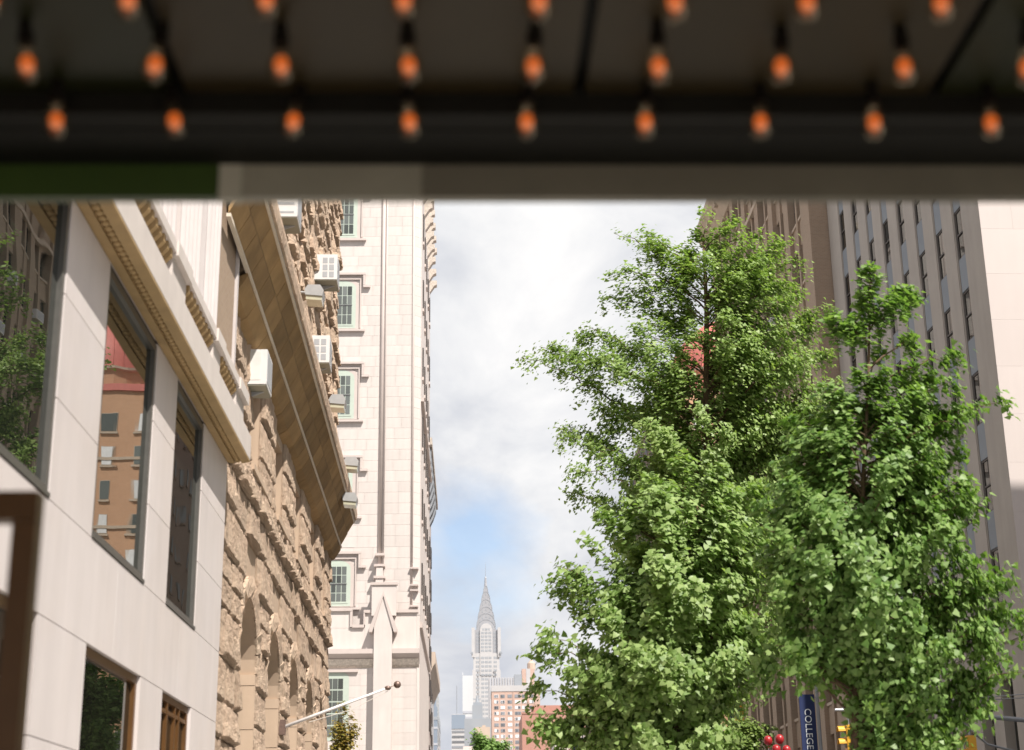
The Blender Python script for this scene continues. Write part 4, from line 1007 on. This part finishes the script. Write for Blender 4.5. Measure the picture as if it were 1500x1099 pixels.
def ginkgo(name, label, Y, rows, tips, trunk_px, material, size, seed, ninner, depth=0.8, per=5, spread=0.09, base=None, group=None, rtr=0.19, spray=1.0, dens=1.0):
    """rows: (py, left px, right px) outline of the crown at distance Y; tips: outlying branch ends (px, py, dy).
    Limbs arch out from the trunk; along them hang short drooping sprays of leaf tufts, so the crown breaks into clumps."""
    r_ = np.random.RandomState(seed)
    rows = sorted(((at(750, y, Y).z, at(l, y, Y).x, at(rr, y, Y).x) for y, l, rr in rows))
    Z = np.array([q[0] for q in rows]); XL = np.array([q[1] for q in rows]); XR = np.array([q[2] for q in rows])
    tp = [at(px, py, Y) for px, py in trunk_px]; bz = 0.14
    B = Vector((tp[0].x if base is None else base, Y, bz))
    t = thing(name, label, 'tree', B, 0, group)
    tpath = [Vector((0, 0, 0))] + [p - B for p in tp]
    def trunk_at(z):
        z = z - bz
        for i in range(len(tpath) - 1):
            if z <= tpath[i + 1].z: k = max(0, (z - tpath[i].z) / max(1e-6, tpath[i + 1].z - tpath[i].z)); return tpath[i].lerp(tpath[i + 1], k)
        return tpath[-1].copy()
    part('trunk', MB().tube(tpath, [rtr * (1 - 0.88 * i / (len(tpath) - 1)) for i in range(len(tpath))], 9), 'bark', t, True)
    ends = [(at(px, py, Y + dy), True) for px, py, dy in tips]
    wts = (XR - XL)
    while len(ends) < len(tips) + ninner:
        z = r_.uniform(Z[0], Z[-1]); l, rr = np.interp(z, Z, XL), np.interp(z, Z, XR)
        if r_.rand() > (rr - l) / wts.max(): continue
        hwid = (rr - l) / 2; a = r_.uniform(0, 2 * math.pi); q = r_.uniform(0.5, 0.95)
        ends.append((Vector(((l + rr) / 2 + hwid * q * math.cos(a), Y + depth * hwid * q * math.sin(a), z)), False))
    pts = []
    def tuft(p, k=1): 
        for _ in range(k): pts.append(p + Vector(r_.normal(0, 0.05 * spray, 3)))
    for e, outer in ends:
        e = e - B; ax = trunk_at(e.z + bz); hd = math.hypot(e.x - ax.x, e.y - ax.y)
        za = max(1.9, e.z - hd * r_.uniform(0.25, 0.75) - 0.2); za = min(za, tpath[-1].z - 0.2)
        s = trunk_at(za + bz); mid = s.lerp(e, 0.55) + Vector((0, 0, hd * r_.uniform(0.12, 0.34)))
        n = max(5, int((e - s).length / 0.25)); path = []
        for k in range(n + 1):
            f = k / n; p = s * (1 - f) ** 2 + mid * 2 * f * (1 - f) + e * f * f
            path.append(p + Vector(r_.normal(0, 0.05, 3)) * (1 if 0 < k < n else 0))
        rb = 0.014 + 0.008 * hd ** 0.8
        part('branch', MB().tube(path, [rb * (1 - 0.85 * k / n) for k in range(n + 1)], 5), 'bark', t)
        f0 = 0.22
        ph = r_.uniform(0, 6)
        for k, p in enumerate(path):
            f = k / n
            if f < f0: continue
            tuft(p, 2)
            if 0.45 * math.sin(f * 9 + ph) + 0.55 < r_.rand() * 1.0 - 0.05: continue      # gaps between the clumps of one limb
            for _ in range(max(1, int(round(r_.uniform(1.2, 3.2) * dens)))):
                a = r_.uniform(0, 2 * math.pi); out = Vector((math.cos(a), math.sin(a), 0)); rad = Vector((p.x - ax.x, p.y - ax.y, 0))
                if rad.length > 0.1: out = (out + rad.normalized() * 0.5).normalized()
                ln = r_.uniform(0.12, 0.42) * (1.1 - 0.55 * f) * spray; dr = r_.uniform(0.25, 0.95) * (1.15 - 0.6 * f) * spray
                q = p.copy(); m_ = max(3, int((ln + dr) / (0.075 * spray)))
                for j in range(1, m_ + 1):
                    g = j / m_; tuft(p + out * ln * math.sin(g * 1.57) + Vector((0, 0, 0.10 * spray * math.sin(g * 3.1) - dr * g * g)))
    leaf_crown('crown', [tuple(p) for p in pts], size, material, t, seed + 1, (tpath[-1].x * 0.5, 0, tpath[-1].z * 0.6), per, spread)
    return t, len(pts) * per

far_rows = [(345, 1010, 1090), (370, 960, 1140), (400, 950, 1185), (440, 960, 1200), (475, 930, 1212), (500, 880, 1220), (560, 865, 1238), (620, 860, 1238), (680, 890, 1228),
            (740, 885, 1225), (800, 880, 1210), (900, 900, 1200), (1000, 900, 1150)]
far_tips = [(1031, 308, 0), (1024, 345, 0.3), (899, 341, 0), (925, 352, 0.6), (946, 338, -0.5), (890, 438, 0.2), (898, 405, -0.4), (915, 425, 0.5), (763, 524, 0), (790, 508, 0.4), (808, 528, -0.3), (855, 478, -0.5), (838, 495, 0.6),
            (1086, 322, -0.3), (1120, 345, 0.3), (1165, 352, 0), (1180, 385, -0.4), (812, 625, 0.2), (830, 640, -0.4), (824, 722, 0), (840, 690, -0.6), (1240, 585, 0), (1232, 620, -0.5), (1250, 600, 0.5), (1205, 455, 0.2), (860, 560, 0.8), (880, 520, -0.8),
            (1060, 340, 0.2), (985, 380, -0.3), (960, 420, 0.4), (1000, 395, 0.5), (1055, 395, -0.5), (1110, 400, 0.4), (1150, 420, -0.4), (1020, 430, 0.2), (880, 600, -0.3), (1215, 520, 0.5), (1228, 560, -0.6), (1190, 480, 0.8), (1170, 430, 0.6),
            (1130, 380, 0.7), (1100, 360, -0.6), (1220, 650, 0.4), (1180, 540, -1.0), (1160, 500, 1.0), (1200, 505, -0.5), (1145, 455, -1.0), (1085, 430, -1.2), (1195, 610, -1.2), (1140, 560, -1.6), (1100, 500, -1.6), (1060, 460, -1.4), (1175, 690, -1.0), (870, 660, -0.6), (930, 480, -0.9), (905, 540, -1.2)]
GK = 'ginkgo trees along the kerb'
CNT = []
CNT.append(ginkgo('ginkgo_tree', 'tallest ginkgo tree, fine-leaved, with long branches arching out against the sky', 44.0, far_rows, far_tips,
       [(1010, 1250), (1025, 1000), (1040, 800), (1035, 600), (1035, 450), (1030, 345)], 'leaf_green', 0.118, 21, 190, 0.75, 5, 0.10, group=GK, rtr=0.26)[1])
mid_rows = [(705, 930, 1080), (740, 895, 1110), (790, 865, 1125), (850, 835, 1140), (910, 820, 1150), (970, 812, 1150), (1030, 815, 1110), (1110, 830, 1080), (1200, 880, 1060)]
mid_tips = [(1000, 680, 0), (940, 705, 0.4), (1060, 690, -0.4), (880, 755, 0.2), (850, 790, -0.4), (799, 852, 0.2), (812, 828, -0.4), (822, 870, 0.4), (790, 955, 0), (805, 930, -0.5), (786, 1008, 0.4), (795, 1062, -0.3), (820, 1078, 0.3), (850, 1050, -0.6), (840, 985, -0.9), (1120, 720, 0.3), (1140, 790, -0.3), (1150, 860, 0.2), (1165, 760, 0.5), (1170, 820, -0.4), (1165, 900, 0.3), (1150, 950, -0.3)]
CNT.append(ginkgo('ginkgo_tree', 'broad bright-leaved ginkgo lowest of the trees, hanging over the salmon brick skyline', 33.0, mid_rows, mid_tips,
       [(985, 1250), (990, 1080), (1000, 900), (1000, 700)], 'leaf_mid', 0.135, 27, 150, 0.8, 5, 0.09, group=GK, rtr=0.17, spray=0.9)[1])
near_rows = [(590, 1225, 1360), (615, 1190, 1395), (640, 1150, 1420), (700, 1125, 1425), (760, 1115, 1440), (820, 1110, 1465), (880, 1110, 1475), (920, 1112, 1480), (960, 1150, 1470), (1000, 1215, 1455), (1060, 1235, 1425), (1120, 1230, 1420), (1220, 1240, 1380)]
near_tips = [(1274, 392, 0), (1268, 430, 0.15), (1280, 455, -0.1), (1333, 432, 0.2), (1318, 445, -0.2), (1222, 468, 0), (1245, 470, 0.2), (1338, 500, 0.3), (1397, 522, 0), (1390, 560, -0.3), (1372, 555, 0.3), (1463, 590, 0), (1440, 595, 0.4), (1420, 605, -0.3), (1345, 585, -0.4),
             (1470, 835, 0.2), (1482, 850, -0.3), (1492, 905, 0.3), (1497, 985, 0), (1480, 965, 0.4), (1100, 742, 0), (1115, 770, -0.4), (1100, 985, 0.2), (1442, 1040, 0), (1430, 1065, -0.3), (1425, 720, 0.4), (1440, 740, -0.2), (1150, 640, 0.3), (1170, 650, -0.3), (1405, 1085, 0.2), (1450, 935, -0.4), (1290, 520, 0.3), (1262, 545, -0.3), (1285, 560, 0.1), (1300, 545, -0.2), (1190, 600, 0.2), (1160, 620, 0.5), (1210, 570, -0.3), (1235, 590, 0.4), (1140, 690, -0.5), (1130, 720, 0.5), (1225, 640, -0.6), (1120, 820, 0.2), (1112, 880, -0.3), (1105, 925, 0.2), (1135, 945, -0.4), (1145, 850, -0.6)]
CNT.append(ginkgo('ginkgo_tree', 'nearest ginkgo tree with an upright leader in front of the limestone window strips', 26.0, near_rows, near_tips,
       [(1250, 1200), (1255, 1000), (1258, 850), (1265, 700), (1272, 560), (1275, 400)], 'leaf_deep', 0.12, 33, 125, 0.8, 5, 0.075, group=GK, rtr=0.10, spray=0.75)[1])
ginkgo('street_tree', 'small yellow-leaved tree at the far corner of the brown building', 80.0, [(1035, 495, 508), (1055, 488, 522), (1075, 486, 520), (1100, 488, 510)],
       [(507, 1032, 0), (522, 1062, 0), (515, 1050, 0.3), (520, 1072, -0.2)], [(498, 1200), (500, 1080), (504, 1038)], 'leaf_yellow', 0.15, 51, 14, 0.8, 3, 0.12, rtr=0.07)
ginkgo('street_tree', 'low green treetop in the street end below the slate and salmon buildings', 260.0, [(1080, 700, 716), (1090, 695, 735), (1110, 690, 760), (1150, 690, 760)],
       [(694, 1075, 0), (704, 1080, 0), (725, 1086, 0), (745, 1092, 0), (700, 1090, 1)], [(720, 1250), (718, 1130), (712, 1090)], 'leaf_deep', 0.45, 52, 50, 0.8, 4, 0.4, rtr=0.3, spray=2.2)
ginkgo('street_tree', 'bright yellow-green low tree between the ginkgo trees, near the red balloons', 62.0, [(1062, 1075, 1110), (1075, 1060, 1125), (1095, 1050, 1125), (1150, 1050, 1120)],
       [(1135, 1065, 0), (1052, 1085, 0), (1100, 1058, 0.4)], [(1085, 1250), (1085, 1130), (1090, 1070)], 'leaf_fresh', 0.15, 53, 50, 0.8, 5, 0.12, rtr=0.12, spray=1.2)
ginkgo('street_tree', 'green street tree hidden behind the far ginkgo, mirrored in the lower windows', 85.0, [(950, 960, 1010), (990, 930, 1040), (1040, 920, 1050), (1100, 920, 1050), (1160, 940, 1030)],
       [(985, 935, 0), (925, 1020, 0), (1050, 1030, 0)], [(985, 1270), (985, 1150), (985, 960)], 'leaf_deep', 0.2, 54, 70, 0.9, 4, 0.2, rtr=0.16, spray=1.5)

# ------------------------------------------------------------------ street furniture low in the frame
def build_signals():
    t = thing('signal_mast', 'grey traffic signal mast arm reaching in front of the limestone base', 'mast', (17.0, 45, 0.14))
    part('pole', MB().tube([(0, 0, 0), (0, 0, 5.6)], [0.11, 0.08], 10), 'galvanised', t)
    part('arm', MB().tube([(0, 0, 5.2), (-1.2, 0, 5.66), (-4.3, 0, 5.97), (-6.6, 0, 6.0)], [0.075, 0.07, 0.055, 0.045], 8), 'galvanised', t)
    part('brace', MB().tube([(0, 0.05, 4.4), (-2.3, 0.05, 5.0), (-3.2, 0.05, 5.82)], 0.035, 6), 'galvanised', t)
    part('guy_wire', MB().tube([(0.0, 0, 6.35), (-3.2, 0, 6.18), (-6.4, 0, 6.05)], 0.012, 4), 'galvanised', t)
    part('guy_wire', MB().tube([(0.0, 0, 6.47), (-3.2, 0, 6.24), (-6.4, 0, 6.08)], 0.012, 4), 'galvanised', t)
    for lab, x, zt in (('yellow traffic signal half hidden by leaves under the nearer ginkgo', 10.75, 5.78), ('yellow traffic signal below the mast arm at the lower right', 14.2, 5.45)):
        s = thing('traffic_signal', lab, 'traffic light', (x, 45, zt - 1.1), 0, 'yellow traffic signals')
        for i in range(3):
            h = part('section', box(-0.10, 0.12, -0.17, 0.17, i * 0.345, i * 0.345 + 0.34), 'signal_yellow', s)
            part('visor', MB().prism([(0.15 * math.cos(a), i * 0.345 + 0.17 + 0.15 * math.sin(a)) for a in [math.pi * k / 8 for k in range(9)]] +
                                     [(0.13 * math.cos(a), i * 0.345 + 0.17 + 0.13 * math.sin(a)) for a in [math.pi * k / 8 for k in range(8, -1, -1)]], 'x', -0.32, -0.101), 'signal_yellow', h)
            part('lens', MB().prism([(0.12 * math.cos(2 * math.pi * k / 10), i * 0.345 + 0.17 + 0.12 * math.sin(2 * math.pi * k / 10)) for k in range(10)], 'x', -0.12, -0.102), 'signal_dark', h)
        part('hanger', MB().tube([(0, 0, 1.03), (0, 0, 1.25)], 0.03, 6), 'galvanised', s)
    s = thing('traffic_signal', 'small amber traffic signal far up the street, by the pale signs', 'traffic light', at(1085, 1068, 75), 0, 'yellow traffic signals')
    for i in range(3):
        h = part('section', box(-0.25, 0.15, -0.2, 0.2, i * 0.36, i * 0.36 + 0.35), 'signal_yellow', s); part('lens', box(-0.14, 0.08, -0.22, -0.201, i * 0.36 + 0.08, i * 0.36 + 0.27), 'signal_dark', h)
    part('hanger', MB().tube([(0, 0, -4.5), (0, 0, 0)], 0.05, 6), 'galvanised', s)
build_signals()
def build_banner():
    p = at(1184.5, 1068, 60)
    t = thing('street_banner', 'navy vertical banner lettered COLLEGE hanging under the ginkgo leaves', 'banner', (p.x, 60, 0.14))
    part('pole', MB().tube([(0.42, 0.06, 0), (0.42, 0.06, 9.3)], [0.1, 0.06], 8), 'galvanised', t)
    part('cloth', MB().box(-0.29, 0.30, -0.01, 0.01, p.z - 1.9, p.z + 1.15), 'navy_cloth', t)
    part('bracket', MB().tube([(-0.3, 0.02, p.z + 1.03), (0.42, 0.06, p.z + 1.03)], 0.02, 6), 'galvanised', t)
    part('bracket', MB().tube([(-0.3, 0.02, p.z - 2.06), (0.42, 0.06, p.z - 2.06)], 0.02, 6), 'galvanised', t)
    cu = bpy.data.curves.new('lettering', 'FONT'); cu.body = 'COLLEGE'; cu.size = 0.36; cu.extrude = 0.002; cu.align_x = 'CENTER'; cu.align_y = 'CENTER'
    cu.materials.append(MATS['letter_white']); o = bpy.data.objects.new('lettering', cu); COL.objects.link(o)
    bpy.context.view_layer.update(); me = bpy.data.meshes.new_from_object(o.evaluated_get(bpy.context.evaluated_depsgraph_get())); bpy.data.objects.remove(o); bpy.data.curves.remove(cu)
    o = link('lettering', me, 'letter_white', t)
    o.matrix_local = Matrix.Translation((0.0, -0.016, p.z - 0.14)) @ Matrix.Rotation(R(90), 4, 'Y') @ Matrix.Rotation(R(90), 4, 'X')
    p = at(1074, 1052, 85)
    t = thing('street_banner', 'smaller navy banner left of the amber signal, far up the street', 'banner', (p.x, 85, 0.14))
    part('pole', MB().tube([(0.4, 0.06, 0), (0.4, 0.06, p.z + 1.5)], 0.07, 8), 'galvanised', t); part('cloth', box(-0.3, 0.3, -0.01, 0.01, p.z - 1.2, p.z + 1.3), 'navy_cloth', t)
    p = at(846, 1092, 120)
    t = thing('street_banner', 'blue banner low in the street beneath the far ginkgo', 'banner', (p.x, 120, 0.14))
    part('pole', MB().tube([(0.4, 0.06, 0), (0.4, 0.06, p.z + 0.6)], 0.07, 8), 'galvanised', t); part('cloth', box(-0.35, 0.28, -0.01, 0.01, p.z - 1.4, p.z + 0.35), 'navy_cloth', t)
build_banner()
for i, (px, py, lab) in enumerate(((1125, 1085, 'red balloon upper left of the small cluster under the trees'), (1142, 1083, 'red balloon upper right of the small cluster under the trees'), (1137, 1098, 'red balloon lowest in the middle of the small cluster'), (1152, 1099, 'red balloon lower right in the small cluster'))):
    p = at(px, py, 50)
    t = thing('balloon', lab, 'balloon', p, 0, 'cluster of red balloons')
    part('skin', MB().sphere((0, 0, 0), 0.14, 14, 10, 1.12), 'balloon_red', t, True)
    part('knot', MB().lathe([(0.008, -0.19), (0.025, -0.225)], 8), 'balloon_red', t)
    part('string', MB().tube([(0, 0, -0.22), (0.05, 0, -1.2), (0.02 - 0.1 * (i - 1.5), 0, -3.0)], 0.004, 4), 'letter_white', t)
